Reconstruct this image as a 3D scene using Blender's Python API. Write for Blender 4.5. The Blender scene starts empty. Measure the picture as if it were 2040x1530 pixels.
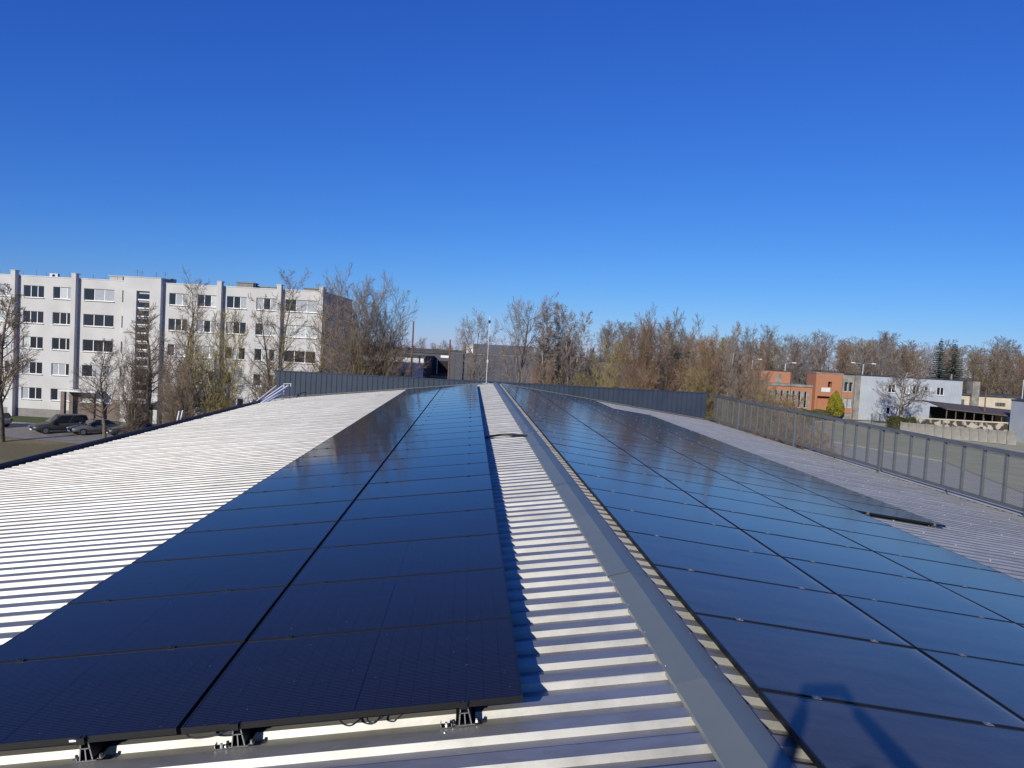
import bpy, bmesh, math, random
from mathutils import Vector, Matrix
import numpy as np

S = bpy.context.scene
COL = S.collection
R = math.radians
PI = math.pi

# ------------------------------------------------------------------ camera
EYE = 10.2
YAW, PITCH, ROLL = R(3.3032), R(2.6175), R(3.124)
_f = Vector((math.sin(YAW)*math.cos(PITCH), math.cos(YAW)*math.cos(PITCH), -math.sin(PITCH)))
_r = Vector((math.cos(YAW), -math.sin(YAW), 0))
_u = _r.cross(_f)
_r2 = _r*math.cos(ROLL) + _u*math.sin(ROLL)
_u2 = -_r*math.sin(ROLL) + _u*math.cos(ROLL)
camd = bpy.data.cameras.new('camera')
cam = bpy.data.objects.new('camera', camd)
COL.objects.link(cam)
M = Matrix((( _r2.x, _u2.x, -_f.x, 0), (_r2.y, _u2.y, -_f.y, 0), (_r2.z, _u2.z, -_f.z, EYE), (0, 0, 0, 1)))
cam.matrix_world = M
camd.sensor_width = 36
camd.lens = 1452.0/2040*36
camd.clip_start = 0.05
camd.clip_end = 6000
S.camera = cam

# ------------------------------------------------------------------ light
SUN_EL, SUN_AZ = R(22.1), R(27.9)          # light travels SUN_AZ right of +Y
world = bpy.data.worlds.new('World')
S.world = world
world.use_nodes = True
wn, wl_ = world.node_tree.nodes, world.node_tree.links
wn.clear()
sky = wn.new('ShaderNodeTexSky')
sky.sky_type = 'NISHITA'
sky.sun_disc = False
sky.sun_elevation = SUN_EL
sky.sun_rotation = SUN_AZ + PI
sky.altitude = 0
sky.air_density = 1.0
sky.dust_density = 0.0
sky.ozone_density = 10.0
# the phone's contrasty, saturated rendering of the blue: one tone curve per channel over the whole sky
sep = wn.new('ShaderNodeSeparateColor'); hs = wn.new('ShaderNodeCombineColor')
for i, (p, k) in enumerate(((1.25, 0.55), (1.08, 0.67), (0.70, 1.80))):
    pw = wn.new('ShaderNodeMath'); pw.operation = 'POWER'; pw.inputs[1].default_value = p
    ml = wn.new('ShaderNodeMath'); ml.operation = 'MULTIPLY'; ml.inputs[1].default_value = k
    wl_.new(sep.outputs[i], pw.inputs[0]); wl_.new(pw.outputs[0], ml.inputs[0]); wl_.new(ml.outputs[0], hs.inputs[i])
bg = wn.new('ShaderNodeBackground')
bg.inputs['Strength'].default_value = 0.11
wo = wn.new('ShaderNodeOutputWorld')
wl_.new(sky.outputs[0], sep.inputs[0])
wl_.new(hs.outputs[0], bg.inputs['Color'])
wl_.new(bg.outputs[0], wo.inputs['Surface'])

sund = bpy.data.lights.new('sun', 'SUN')
sund.energy = 4.2
sund.angle = R(0.53)
sund.color = (1.0, 0.945, 0.84)
sun = bpy.data.objects.new('sun', sund)
COL.objects.link(sun)
trav = Vector((math.sin(SUN_AZ)*math.cos(SUN_EL), math.cos(SUN_AZ)*math.cos(SUN_EL), -math.sin(SUN_EL)))
sun.rotation_euler = trav.to_track_quat('-Z', 'Y').to_euler()
sun.location = (-20, -40, 40)

S.view_settings.view_transform = 'Standard'
S.view_settings.look = 'None'
S.view_settings.exposure = 0.0
S.view_settings.gamma = 1.0
S.view_settings.use_curve_mapping = False

random.seed(7)

# ------------------------------------------------------------------ materials
def new_mat(name, col, rough=0.7, metal=0.0, spec=0.5):
    m = bpy.data.materials.new(name)
    m.use_nodes = True
    b = m.node_tree.nodes['Principled BSDF']
    b.inputs['Base Color'].default_value = (*col, 1)
    b.inputs['Roughness'].default_value = rough
    b.inputs['Metallic'].default_value = metal
    b.inputs['Specular IOR Level'].default_value = spec
    return m

def noisy(name, c1, c2, scale=4.0, rough=0.8, metal=0.0, detail=6, bump=0.0, stretch=(1, 1, 1), lo=0.35, hi=0.65,
          spec=0.4, coord='Object', rough2=None, bscale=None):
    m = new_mat(name, c1, rough, metal, spec)
    nt = m.node_tree; n = nt.nodes; l = nt.links; b = n['Principled BSDF']
    tc = n.new('ShaderNodeTexCoord'); mp = n.new('ShaderNodeMapping'); mp.inputs['Scale'].default_value = stretch
    l.new(tc.outputs[coord], mp.inputs['Vector'])
    nz = n.new('ShaderNodeTexNoise'); nz.inputs['Scale'].default_value = scale; nz.inputs['Detail'].default_value = detail
    l.new(mp.outputs[0], nz.inputs['Vector'])
    rp = n.new('ShaderNodeValToRGB')
    rp.color_ramp.elements[0].position = lo; rp.color_ramp.elements[0].color = (*c1, 1)
    rp.color_ramp.elements[1].position = hi; rp.color_ramp.elements[1].color = (*c2, 1)
    l.new(nz.outputs['Fac'], rp.inputs[0]); l.new(rp.outputs[0], b.inputs['Base Color'])
    if rough2 is not None:
        mr = n.new('ShaderNodeMapRange'); mr.inputs['From Min'].default_value = lo; mr.inputs['From Max'].default_value = hi
        mr.inputs['To Min'].default_value = rough; mr.inputs['To Max'].default_value = rough2
        l.new(nz.outputs['Fac'], mr.inputs['Value']); l.new(mr.outputs[0], b.inputs['Roughness'])
    if bump:
        bp = n.new('ShaderNodeBump'); bp.inputs['Strength'].default_value = bump; bp.inputs['Distance'].default_value = 0.02
        src = nz
        if bscale:
            src = n.new('ShaderNodeTexNoise'); src.inputs['Scale'].default_value = bscale; src.inputs['Detail'].default_value = 4
            l.new(mp.outputs[0], src.inputs['Vector'])
        l.new(src.outputs['Fac'], bp.inputs['Height']); l.new(bp.outputs[0], b.inputs['Normal'])
    return m

MT = {}
MT['roof'] = noisy('roof_metal', (0.45, 0.44, 0.395), (0.50, 0.49, 0.44), 1.3, 0.57, 0.97, stretch=(0.6, 2, 1), rough2=0.57, bump=0.04, bscale=3.0, coord='Generated')
MT['roof'].node_tree.nodes['Mapping'].inputs['Scale'].default_value = (6, 1.2, 1)
def weather_roof():
    nt = MT['roof'].node_tree; n = nt.nodes; l = nt.links; b = n['Principled BSDF']
    src = b.inputs['Base Color'].links[0].from_socket
    oi = n.new('ShaderNodeObjectInfo'); tc = n.new('ShaderNodeTexCoord'); va = n.new('ShaderNodeVectorMath'); va.operation = 'ADD'
    l.new(tc.outputs['Object'], va.inputs[0]); l.new(oi.outputs['Location'], va.inputs[1])
    mp = n.new('ShaderNodeMapping'); mp.inputs['Scale'].default_value = (0.9, 2.2, 1); l.new(va.outputs[0], mp.inputs[0])
    nz = n.new('ShaderNodeTexNoise'); nz.inputs['Scale'].default_value = 2.2; nz.inputs['Detail'].default_value = 9; nz.inputs['Roughness'].default_value = 0.7
    l.new(mp.outputs[0], nz.inputs['Vector'])
    rp = n.new('ShaderNodeValToRGB'); e = rp.color_ramp.elements
    e[0].position = 0.30; e[0].color = (0.72, 0.71, 0.70, 1); e[1].position = 0.56; e[1].color = (1, 1, 1, 1)
    l.new(nz.outputs['Fac'], rp.inputs[0])
    mx = n.new('ShaderNodeMix'); mx.data_type = 'RGBA'; mx.blend_type = 'MULTIPLY'; mx.inputs['Factor'].default_value = 1
    l.new(src, mx.inputs['A']); l.new(rp.outputs[0], mx.inputs['B'])
    mr = n.new('ShaderNodeMapRange'); mr.inputs['To Min'].default_value = 0.93; mr.inputs['To Max'].default_value = 1.05; l.new(oi.outputs['Random'], mr.inputs['Value'])
    vm = n.new('ShaderNodeVectorMath'); vm.operation = 'SCALE'; l.new(mx.outputs['Result'], vm.inputs[0]); l.new(mr.outputs[0], vm.inputs['Scale'])
    # scuffs and dusty smears left by boots: pale matt patches
    n2 = n.new('ShaderNodeTexNoise'); n2.inputs['Scale'].default_value = 7; n2.inputs['Detail'].default_value = 6; n2.inputs['Roughness'].default_value = 0.75
    l.new(mp.outputs[0], n2.inputs['Vector'])
    r2 = n.new('ShaderNodeMapRange'); r2.inputs['From Min'].default_value = 0.60; r2.inputs['From Max'].default_value = 0.72; r2.inputs['To Max'].default_value = 0.22; l.new(n2.outputs['Fac'], r2.inputs['Value'])
    m3 = n.new('ShaderNodeMix'); m3.data_type = 'RGBA'; m3.inputs['B'].default_value = (0.55, 0.53, 0.48, 1); l.new(r2.outputs[0], m3.inputs['Factor']); l.new(vm.outputs[0], m3.inputs['A'])
    l.new(m3.outputs['Result'], b.inputs['Base Color'])
    m4 = n.new('ShaderNodeMath'); m4.operation = 'SUBTRACT'; m4.inputs[0].default_value = 0.72; l.new(r2.outputs[0], m4.inputs[1]); l.new(m4.outputs[0], b.inputs['Metallic'])
weather_roof()
MT['cap'] = noisy('ridge_paint', (0.175, 0.20, 0.175), (0.225, 0.245, 0.215), 1.1, 0.42, 0.0, detail=9, rough2=0.52, bump=0.10, bscale=1.6)
MT['anthracite'] = noisy('anthracite_paint', (0.023, 0.037, 0.059), (0.031, 0.046, 0.072), 1.0, 0.5, 0.0, rough2=0.6)
MT['trim_dark'] = new_mat('dark_trim', (0.035, 0.042, 0.06), 0.45)
MT['steel_grey'] = noisy('grey_steel_paint', (0.10, 0.112, 0.12), (0.125, 0.135, 0.145), 3.0, 0.5)
MT['mesh_grey'] = new_mat('mesh_grey', (0.21, 0.205, 0.165), 0.6)
MT['alu'] = new_mat('aluminium', (0.55, 0.55, 0.55), 0.35, 1.0)
MT['galv'] = noisy('galvanised', (0.55, 0.57, 0.60), (0.66, 0.68, 0.7), 12, 0.4, 0.6)
MT['clamp_grey'] = new_mat('clamp_grey', (0.30, 0.31, 0.32), 0.5, 0.7)
MT['black'] = new_mat('black_anodised', (0.018, 0.018, 0.02), 0.38, 0.3)
MT['frame'] = new_mat('black_frame', (0.013, 0.013, 0.014), 0.42, 0.2)
MT['rubber'] = new_mat('black_plastic', (0.012, 0.012, 0.012), 0.5)
MT['white'] = new_mat('white_plastic', (0.78, 0.78, 0.76), 0.45)
MT['concrete_wall'] = noisy('render_light', (0.49, 0.48, 0.455), (0.57, 0.56, 0.53), 0.35, 0.9, detail=8)
MT['pilaster'] = noisy('render_grey', (0.44, 0.435, 0.42), (0.50, 0.49, 0.475), 0.5, 0.9)
MT['plinth'] = noisy('plinth', (0.20, 0.19, 0.175), (0.27, 0.25, 0.23), 1.5, 0.9)
MT['brown_wall'] = noisy('brown_render', (0.16, 0.12, 0.10), (0.20, 0.155, 0.13), 1.5, 0.9)
MT['glass_dark'] = new_mat('window_glass', (0.018, 0.022, 0.028), 0.04, 0, 0.5)
MT['curtain'] = noisy('curtain_glass', (0.26, 0.28, 0.30), (0.44, 0.46, 0.47), 7, 0.25, stretch=(6, 1, 0.4))
MT['blind'] = noisy('blind_glass', (0.40, 0.44, 0.43), (0.54, 0.57, 0.55), 14, 0.3, stretch=(0.2, 1, 1.8))
MT['grass_green'] = noisy('green_grass', (0.05, 0.075, 0.02), (0.09, 0.11, 0.035), 2.5, 0.95, detail=10)
MT['asphalt'] = noisy('asphalt', (0.21, 0.19, 0.165), (0.29, 0.265, 0.23), 1.2, 0.9, detail=10, bump=0.2)
MT['bitumen'] = noisy('bitumen', (0.05, 0.05, 0.053), (0.085, 0.083, 0.082), 0.8, 0.85)
MT['beige'] = noisy('beige_render', (0.50, 0.43, 0.31), (0.60, 0.53, 0.40), 0.6, 0.9)
MT['pale'] = noisy('pale_concrete', (0.170, 0.160, 0.136), (0.306, 0.292, 0.258), 0.8, 0.9, detail=9)
MT['ledge'] = noisy('ledge_plaster', (0.50, 0.46, 0.38), (0.58, 0.54, 0.46), 0.8, 0.9)
MT['white_wall'] = noisy('white_wall', (0.60, 0.60, 0.585), (0.70, 0.70, 0.68), 0.7, 0.85)
MT['grey_hall'] = noisy('grey_hall', (0.075, 0.078, 0.095), (0.10, 0.102, 0.12), 0.25, 0.8, detail=8)
MT['grey_clad'] = noisy('grey_cladding', (0.40, 0.435, 0.475), (0.46, 0.49, 0.52), 0.4, 0.5, 0.1)
MT['rust'] = noisy('rusty', (0.14, 0.07, 0.05), (0.20, 0.11, 0.08), 4, 0.8)
MT['old_wood'] = noisy('old_roof', (0.085, 0.07, 0.06), (0.15, 0.12, 0.10), 1.4, 0.9, stretch=(6, 1, 1))
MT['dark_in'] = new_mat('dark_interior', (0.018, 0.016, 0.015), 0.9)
MT['bark'] = noisy('bark', (0.101, 0.081, 0.061), (0.189, 0.155, 0.115), 3.0, 0.95, detail=8)
MT['bark_moss'] = noisy('mossy_bark', (0.115, 0.089, 0.061), (0.270, 0.223, 0.061), 1.3, 0.95, lo=0.42, hi=0.58, detail=5)
MT['twig'] = noisy('twigs', (0.155, 0.116, 0.084), (0.230, 0.176, 0.124), 0.7, 0.9)
MT['twig_red'] = noisy('reddish_twigs', (0.196, 0.124, 0.081), (0.270, 0.176, 0.108), 0.7, 0.9)
MT['twig_grey'] = noisy('grey_twigs', (0.16, 0.13, 0.11), (0.24, 0.20, 0.175), 0.7, 0.9)
MT['twig_moss'] = noisy('mossy_twigs', (0.176, 0.135, 0.078), (0.311, 0.250, 0.081), 0.8, 0.9, lo=0.42, hi=0.6)
MT['birch'] = noisy('birch_bark', (0.40, 0.38, 0.35), (0.62, 0.60, 0.56), 2.0, 0.9, stretch=(1, 1, 3))
MT['pale_bark'] = noisy('pale_bark', (0.24, 0.205, 0.165), (0.36, 0.32, 0.26), 2.0, 0.9)
MT['spruce'] = noisy('blue_spruce', (0.020, 0.042, 0.032), (0.048, 0.082, 0.068), 0.9, 0.9)
MT['thuja'] = noisy('golden_thuja', (0.17, 0.17, 0.012), (0.33, 0.28, 0.02), 1.2, 0.9)
MT['hedge'] = noisy('hedge_leaves', (0.035, 0.045, 0.012), (0.08, 0.085, 0.03), 1.2, 0.95)
MT['hedge_green'] = noisy('hedge_leaves_green', (0.06, 0.075, 0.02), (0.11, 0.125, 0.035), 1.2, 0.95)
MT['tyre'] = new_mat('tyre', (0.015, 0.015, 0.015), 0.85)
MT['rim'] = new_mat('rim', (0.35, 0.35, 0.36), 0.35, 0.8)
MT['lamp_glass'] = new_mat('headlamp_glass', (0.6, 0.62, 0.65), 0.08, 0.2)
MT['skin'] = new_mat('skin', (0.55, 0.36, 0.27), 0.55)
MT['jacket'] = noisy('jacket', (0.03, 0.035, 0.05), (0.045, 0.05, 0.07), 8, 0.85)
MT['jeans'] = noisy('jeans', (0.03, 0.045, 0.09), (0.05, 0.07, 0.12), 12, 0.9)
MT['hair'] = new_mat('hair', (0.03, 0.02, 0.015), 0.6)

def brick_mat():
    m = new_mat('orange_brick', (0.35, 0.15, 0.08), 0.9)
    nt = m.node_tree; n = nt.nodes; l = nt.links; b = n['Principled BSDF']
    tc = n.new('ShaderNodeTexCoord'); sx = n.new('ShaderNodeSeparateXYZ'); l.new(tc.outputs['Object'], sx.inputs[0])
    ad = n.new('ShaderNodeMath'); l.new(sx.outputs[0], ad.inputs[0]); l.new(sx.outputs[1], ad.inputs[1])
    cb = n.new('ShaderNodeCombineXYZ'); l.new(ad.outputs[0], cb.inputs[0]); l.new(sx.outputs[2], cb.inputs[1])
    br = n.new('ShaderNodeTexBrick'); br.inputs['Scale'].default_value = 1
    br.inputs['Brick Width'].default_value = 0.26; br.inputs['Row Height'].default_value = 0.075
    br.inputs['Mortar Size'].default_value = 0.008
    br.inputs['Color1'].default_value = (0.44, 0.150, 0.060, 1); br.inputs['Color2'].default_value = (0.52, 0.20, 0.085, 1)
    br.inputs['Mortar'].default_value = (0.32, 0.25, 0.20, 1)
    l.new(cb.outputs[0], br.inputs['Vector'])
    nz = n.new('ShaderNodeTexNoise'); nz.inputs['Scale'].default_value = 0.5; nz.inputs['Detail'].default_value = 8
    l.new(tc.outputs['Object'], nz.inputs['Vector'])
    mx = n.new('ShaderNodeMix'); mx.data_type = 'RGBA'; mx.blend_type = 'MULTIPLY'; mx.inputs['Factor'].default_value = 0.2
    l.new(br.outputs['Color'], mx.inputs['A']); l.new(nz.outputs['Color'], mx.inputs['B'])
    l.new(mx.outputs['Result'], b.inputs['Base Color'])
    return m
MT['brick'] = brick_mat()

def panel_mat(name, dust, rough, L, W):
    """Glass over half-cut cells: gaps, thin busbar wires, and dust that gathers at the lower edge (+x)."""
    m = new_mat(name, (0.01, 0.012, 0.03), rough, 0, 0.5)
    nt = m.node_tree; n = nt.nodes; l = nt.links; b = n['Principled BSDF']
    b.inputs['IOR'].default_value = 1.23 if dust < 0.05 else 1.29
    tc = n.new('ShaderNodeTexCoord'); sx = n.new('ShaderNodeSeparateXYZ'); l.new(tc.outputs['Object'], sx.inputs[0])
    def math_(op, a, bb=None):
        q = n.new('ShaderNodeMath'); q.operation = op
        for i, v in enumerate((a, bb)):
            if v is None: continue
            if isinstance(v, (int, float)): q.inputs[i].default_value = v
            else: l.new(v, q.inputs[i])
        return q.outputs[0]
    def line(src, period, width, off=0.0):
        a = math_('DIVIDE', math_('ADD', src, off), period)
        fr = math_('FRACT', math_('ADD', a, 100.5))
        d = math_('ABSOLUTE', math_('SUBTRACT', fr, 0.5))
        return math_('LESS_THAN', d, width/period/2)
    X, Y = sx.outputs[0], sx.outputs[1]
    gx = line(X, L/18, 0.0032, L/36*0); gy = line(Y, W/6, 0.0055)
    gc = math_('LESS_THAN', math_('ABSOLUTE', X), 0.004)
    gap = math_('MAXIMUM', math_('MAXIMUM', gx, gy), gc)
    wire = line(Y, W/6/10, 0.0022, 0.004)
    m1 = n.new('ShaderNodeMix'); m1.data_type = 'RGBA'
    m1.inputs['A'].default_value = (0.010, 0.011, 0.022, 1); m1.inputs['B'].default_value = (0.085, 0.085, 0.10, 1)
    l.new(math_('MULTIPLY', wire, 0.8), m1.inputs['Factor'])
    m2 = n.new('ShaderNodeMix'); m2.data_type = 'RGBA'; m2.inputs['B'].default_value = (0.002, 0.003, 0.012, 1)
    l.new(m1.outputs['Result'], m2.inputs['A']); l.new(gap, m2.inputs['Factor'])
    # dust
    nz = n.new('ShaderNodeTexNoise'); nz.inputs['Scale'].default_value = 3.0; nz.inputs['Detail'].default_value = 9
    nz.inputs['Roughness'].default_value = 0.65
    oi = n.new('ShaderNodeObjectInfo'); va = n.new('ShaderNodeVectorMath'); va.operation = 'ADD'
    l.new(tc.outputs['Object'], va.inputs[0]); cbr = n.new('ShaderNodeCombineXYZ')
    rs = math_('MULTIPLY', oi.outputs['Random'], 40.0); l.new(rs, cbr.inputs[0]); l.new(rs, cbr.inputs[1]); l.new(cbr.outputs[0], va.inputs[1])
    mp = n.new('ShaderNodeMapping'); mp.inputs['Scale'].default_value = (0.5, 1.6, 1); l.new(va.outputs[0], mp.inputs[0]); l.new(mp.outputs[0], nz.inputs['Vector'])
    dn = math_('MULTIPLY', math_('ADD', math_('MULTIPLY', nz.outputs['Fac'], 0.9), 0.1), dust)
    sp = n.new('ShaderNodeTexNoise'); sp.inputs['Scale'].default_value = 38; sp.inputs['Detail'].default_value = 2; l.new(va.outputs[0], sp.inputs['Vector'])
    specks = math_('MULTIPLY', math_('GREATER_THAN', sp.outputs['Fac'], 0.76), 0.8)
    if dust > 0.05:
        mr = n.new('ShaderNodeMapRange'); mr.inputs['From Min'].default_value = L/2-0.16; mr.inputs['From Max'].default_value = L/2-0.005
        mr.inputs['To Min'].default_value = 0; mr.inputs['To Max'].default_value = 1.0; l.new(X, mr.inputs['Value'])
        edge = math_('ADD', math_('MULTIPLY', math_('POWER', mr.outputs[0], 1.5), 0.35), math_('MULTIPLY', math_('GREATER_THAN', X, L/2-0.022), 0.55))
        dn = math_('MINIMUM', math_('ADD', dn, math_('MULTIPLY', edge, math_('ADD', nz.outputs['Fac'], 0.25))), 0.9)
    dn = math_('MAXIMUM', dn, specks)
    m3 = n.new('ShaderNodeMix'); m3.data_type = 'RGBA'; m3.inputs['B'].default_value = (0.235, 0.25, 0.25, 1)
    l.new(m2.outputs['Result'], m3.inputs['A']); l.new(dn, m3.inputs['Factor'])
    l.new(m3.outputs['Result'], b.inputs['Base Color'])
    rr = math_('ADD', math_('MULTIPLY', dn, 0.12), rough); l.new(rr, b.inputs['Roughness'])
    return m

def ground_mat():
    m = new_mat('dry_ground', (0.1, 0.085, 0.05), 0.95)
    nt = m.node_tree; n = nt.nodes; l = nt.links; b = n['Principled BSDF']
    tc = n.new('ShaderNodeTexCoord')
    n1 = n.new('ShaderNodeTexNoise'); n1.inputs['Scale'].default_value = 0.12; n1.inputs['Detail'].default_value = 10
    n2 = n.new('ShaderNodeTexNoise'); n2.inputs['Scale'].default_value = 3.0; n2.inputs['Detail'].default_value = 8
    l.new(tc.outputs['Object'], n1.inputs['Vector']); l.new(tc.outputs['Object'], n2.inputs['Vector'])
    r1 = n.new('ShaderNodeValToRGB'); e = r1.color_ramp.elements
    e[0].position = 0.38; e[0].color = (0.20, 0.155, 0.075, 1); e[1].position = 0.62; e[1].color = (0.30, 0.225, 0.11, 1)
    x = r1.color_ramp.elements.new(0.5); x.color = (0.20, 0.175, 0.07, 1)
    l.new(n1.outputs['Fac'], r1.inputs[0])
    mx = n.new('ShaderNodeMix'); mx.data_type = 'RGBA'; mx.blend_type = 'MULTIPLY'; mx.inputs['Factor'].default_value = 0.35
    l.new(r1.outputs[0], mx.inputs['A']); l.new(n2.outputs['Color'], mx.inputs['B']); l.new(mx.outputs['Result'], b.inputs['Base Color'])
    bp = n.new('ShaderNodeBump'); bp.inputs['Strength'].default_value = 0.6; bp.inputs['Distance'].default_value = 0.1
    l.new(n2.outputs['Fac'], bp.inputs['Height']); l.new(bp.outputs[0], b.inputs['Normal'])
    return m
MT['ground'] = ground_mat()
MT['yard'] = noisy('yard_gravel', (0.36, 0.345, 0.215), (0.45, 0.43, 0.275), 0.3, 0.95, detail=12)
MT['pavement'] = noisy('pavement', (0.37, 0.365, 0.31), (0.45, 0.44, 0.375), 0.8, 0.9, detail=8)
MT['kerb'] = new_mat('kerb', (0.36, 0.35, 0.32), 0.9)

# ------------------------------------------------------------------ mesh helpers
class MB:
    def __init__(s): s.v = []; s.f = []
    def box(s, x0, x1, y0, y1, z0, z1):
        k = len(s.v)
        s.v += [(x0,y0,z0),(x1,y0,z0),(x1,y1,z0),(x0,y1,z0),(x0,y0,z1),(x1,y0,z1),(x1,y1,z1),(x0,y1,z1)]
        s.f += [(k,k+3,k+2,k+1),(k+4,k+5,k+6,k+7),(k,k+1,k+5,k+4),(k+1,k+2,k+6,k+5),(k+2,k+3,k+7,k+6),(k+3,k,k+4,k+7)]
        return s
    def quad(s, a, b, c, d):
        k = len(s.v); s.v += [a,b,c,d]; s.f.append((k,k+1,k+2,k+3)); return s
    def poly(s, pts):
        k = len(s.v); s.v += list(pts); s.f.append(tuple(range(k, k+len(pts)))); return s
    def prism(s, prof, fn0, fn1):
        """prof: list of 2D points (closed); fn maps a 2D point to the two ends"""
        k = len(s.v); n = len(prof)
        s.v += [fn0(p) for p in prof] + [fn1(p) for p in prof]
        for i in range(n):
            j = (i+1) % n; s.f.append((k+i, k+j, k+n+j, k+n+i))
        s.f.append(tuple(k+i for i in reversed(range(n)))); s.f.append(tuple(k+n+i for i in range(n)))
        return s
    def tube(s, pts, rad, sides=8, cap=True):
        pts = [Vector(p) for p in pts]; n = len(pts)
        if not hasattr(rad, '__len__'): rad = [rad]*n
        k = len(s.v); a = None
        for i, p in enumerate(pts):
            t = (pts[min(i+1, n-1)] - pts[max(i-1, 0)]).normalized()
            if a is None:
                a = t.orthogonal().normalized()
            else:
                a = (a - t*a.dot(t)).normalized()
            b = t.cross(a)
            for j in range(sides):
                w = 2*PI*j/sides
                q = p + (a*math.cos(w) + b*math.sin(w))*rad[i]
                s.v.append(tuple(q))
        for i in range(n-1):
            for j in range(sides):
                j2 = (j+1) % sides
                s.f.append((k+i*sides+j, k+i*sides+j2, k+(i+1)*sides+j2, k+(i+1)*sides+j))
        if cap:
            s.f.append(tuple(k+j for j in reversed(range(sides)))); s.f.append(tuple(k+(n-1)*sides+j for j in range(sides)))
        return s
    def bar(s, a, b, w, h=None):
        """square bar between two points"""
        a, b = Vector(a), Vector(b); t = (b-a).normalized(); h = h or w
        up = Vector((0,0,1)) if abs(t.z) < 0.95 else Vector((0,1,0))
        x = t.cross(up).normalized()*w/2; y = x.cross(t).normalized()*h/2
        k = len(s.v)
        for c in (a, b):
            for p in (-x-y, x-y, x+y, -x+y): s.v.append(tuple(c+p))
        s.f += [(k+3,k+2,k+1,k),(k+4,k+5,k+6,k+7)] + [(k+i, k+(i+1)%4, k+4+(i+1)%4, k+4+i) for i in range(4)]
        return s
    def mesh(s, name, mat, smooth=False):
        me = bpy.data.meshes.new(name); me.from_pydata(s.v, [], s.f)
        if mat is not None: me.materials.append(mat)
        if smooth: me.polygons.foreach_set('use_smooth', [True]*len(me.polygons))
        me.update(); return me

def link(name, me, parent=None, loc=(0,0,0), rot=None):
    o = bpy.data.objects.new(name, me); COL.objects.link(o); o.location = loc
    if rot: o.rotation_euler = rot
    if parent is not None: o.parent = parent
    return o
def put(mb, name, mat, parent=None, smooth=False, loc=(0,0,0), rot=None):
    return link(name, mb.mesh(name, mat, smooth), parent, loc, rot)
def tag(o, label=None, cat=None, group=None, kind=None):
    if label: o['label'] = label
    if cat: o['category'] = cat
    if group: o['group'] = group
    if kind: o['kind'] = kind
    return o
def thing(name, label, cat, loc=(0,0,0), rotz=0, group=None):
    o = bpy.data.objects.new(name, None); COL.objects.link(o); o.location = loc; o.rotation_euler = (0,0,rotz)
    o.empty_display_size = 0.2
    return tag(o, label, cat, group)
def bevel(o, w=0.01, seg=2):
    m = o.modifiers.new('bevel', 'BEVEL'); m.width = w; m.segments = seg; m.limit_method = 'ANGLE'; return o
def spot(u, d, z=0.0):
    """ground point u metres right of and d metres ahead of the camera"""
    return (u*math.cos(YAW) + d*math.sin(YAW), -u*math.sin(YAW) + d*math.cos(YAW), z)
ORD = ['first','second','third','fourth','fifth','sixth','seventh','eighth','ninth','tenth','eleventh','twelfth','thirteenth',
       'fourteenth','fifteenth','sixteenth','seventeenth','eighteenth','nineteenth','twentieth']
ORD += ['twenty-'+x for x in ORD[:9]] + ['thirtieth', 'thirty-first', 'thirty-second', 'thirty-third']

# ------------------------------------------------------------------ ground
def sheet(name, pts, mat, z, kind='structure'):
    mb = MB(); mb.poly([spot(u, d, z) for u, d in pts]); o = put(mb, name, MT[mat]); o['kind'] = kind; return o
g = put(MB().quad((-3000,-3000,0),(3000,-3000,0),(3000,3000,0),(-3000,3000,0)), 'ground', MT['ground']); g['kind'] = 'structure'
sheet('car_park', [(-75,70.5),(-48,65.5),(-34.5,62.5),(-24,62),(-24,73.2),(-75,73.8)], 'asphalt', 0.02)
sheet('lawn', [(-75,75.2),(-22,75.2),(-22,80.3),(-75,80.3)], 'grass_green', 0.016)
sheet('footpath', [(-75,73.95),(-22,73.35),(-22,75.05),(-75,75.05)], 'pavement', 0.03)
sheet('yard', [(30,38),(120,20),(160,60),(110,140),(71,142.5),(54,134),(36,122),(27,70)], 'yard', 0.02)
sheet('pavement', [(14.5,5),(40,5),(45.0,61),(50.5,84),(44.5,100),(40,101),(28,62),(14.5,45)], 'pavement', 0.045)
# a kerb along the pavement
kb = MB()
for (a, b) in [((45.0,61),(50.5,84)),((50.5,84),(44.5,100)),((40,5),(45,61))]:
    kb.bar(spot(*a, 0.10), spot(*b, 0.10), 0.18, 0.2)
tag(put(kb, 'kerb', MT['kerb']), kind='structure')
kb = MB(); kb.bar(spot(54,134.2,0.1), spot(71,142.7,0.1), 0.5, 0.25)
tag(put(kb, 'yard_kerb', MT['kerb']), kind='structure')
# the distant road with its pale edge
sheet('road', [(27,110),(34,110),(40,240),(48,420),(40,420),(33,240)], 'pavement', 0.05)

# ------------------------------------------------------------------ the roof we stand on
XG, ZG, T, SL = 1.42, EYE-1.8376, math.tan(R(7.0142)), R(7.0142)
XL, XRT, YA, YB = -10.42, 13.38, -4.14, 40.55
def roof(x): return ZG - T*abs(x-XG)
bld = thing('metal_roofed_hall', 'large hall under the camera with shallow ribbed metal roof and dark parapet', 'building', (1.42, 18, 0))
BO = Vector((1.42, 18, 0))
def pb(mb, name, mat, smooth=False, loc=None):
    o = put(mb, name, MT[mat], bld, smooth); o.location = Vector(loc if loc else (0,0,0)) - BO; return o
pb(MB().box(XL+0.3, XRT-0.3, YA+0.05, YB+0.1, 0, 6.66), 'wall', 'anthracite')
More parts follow.
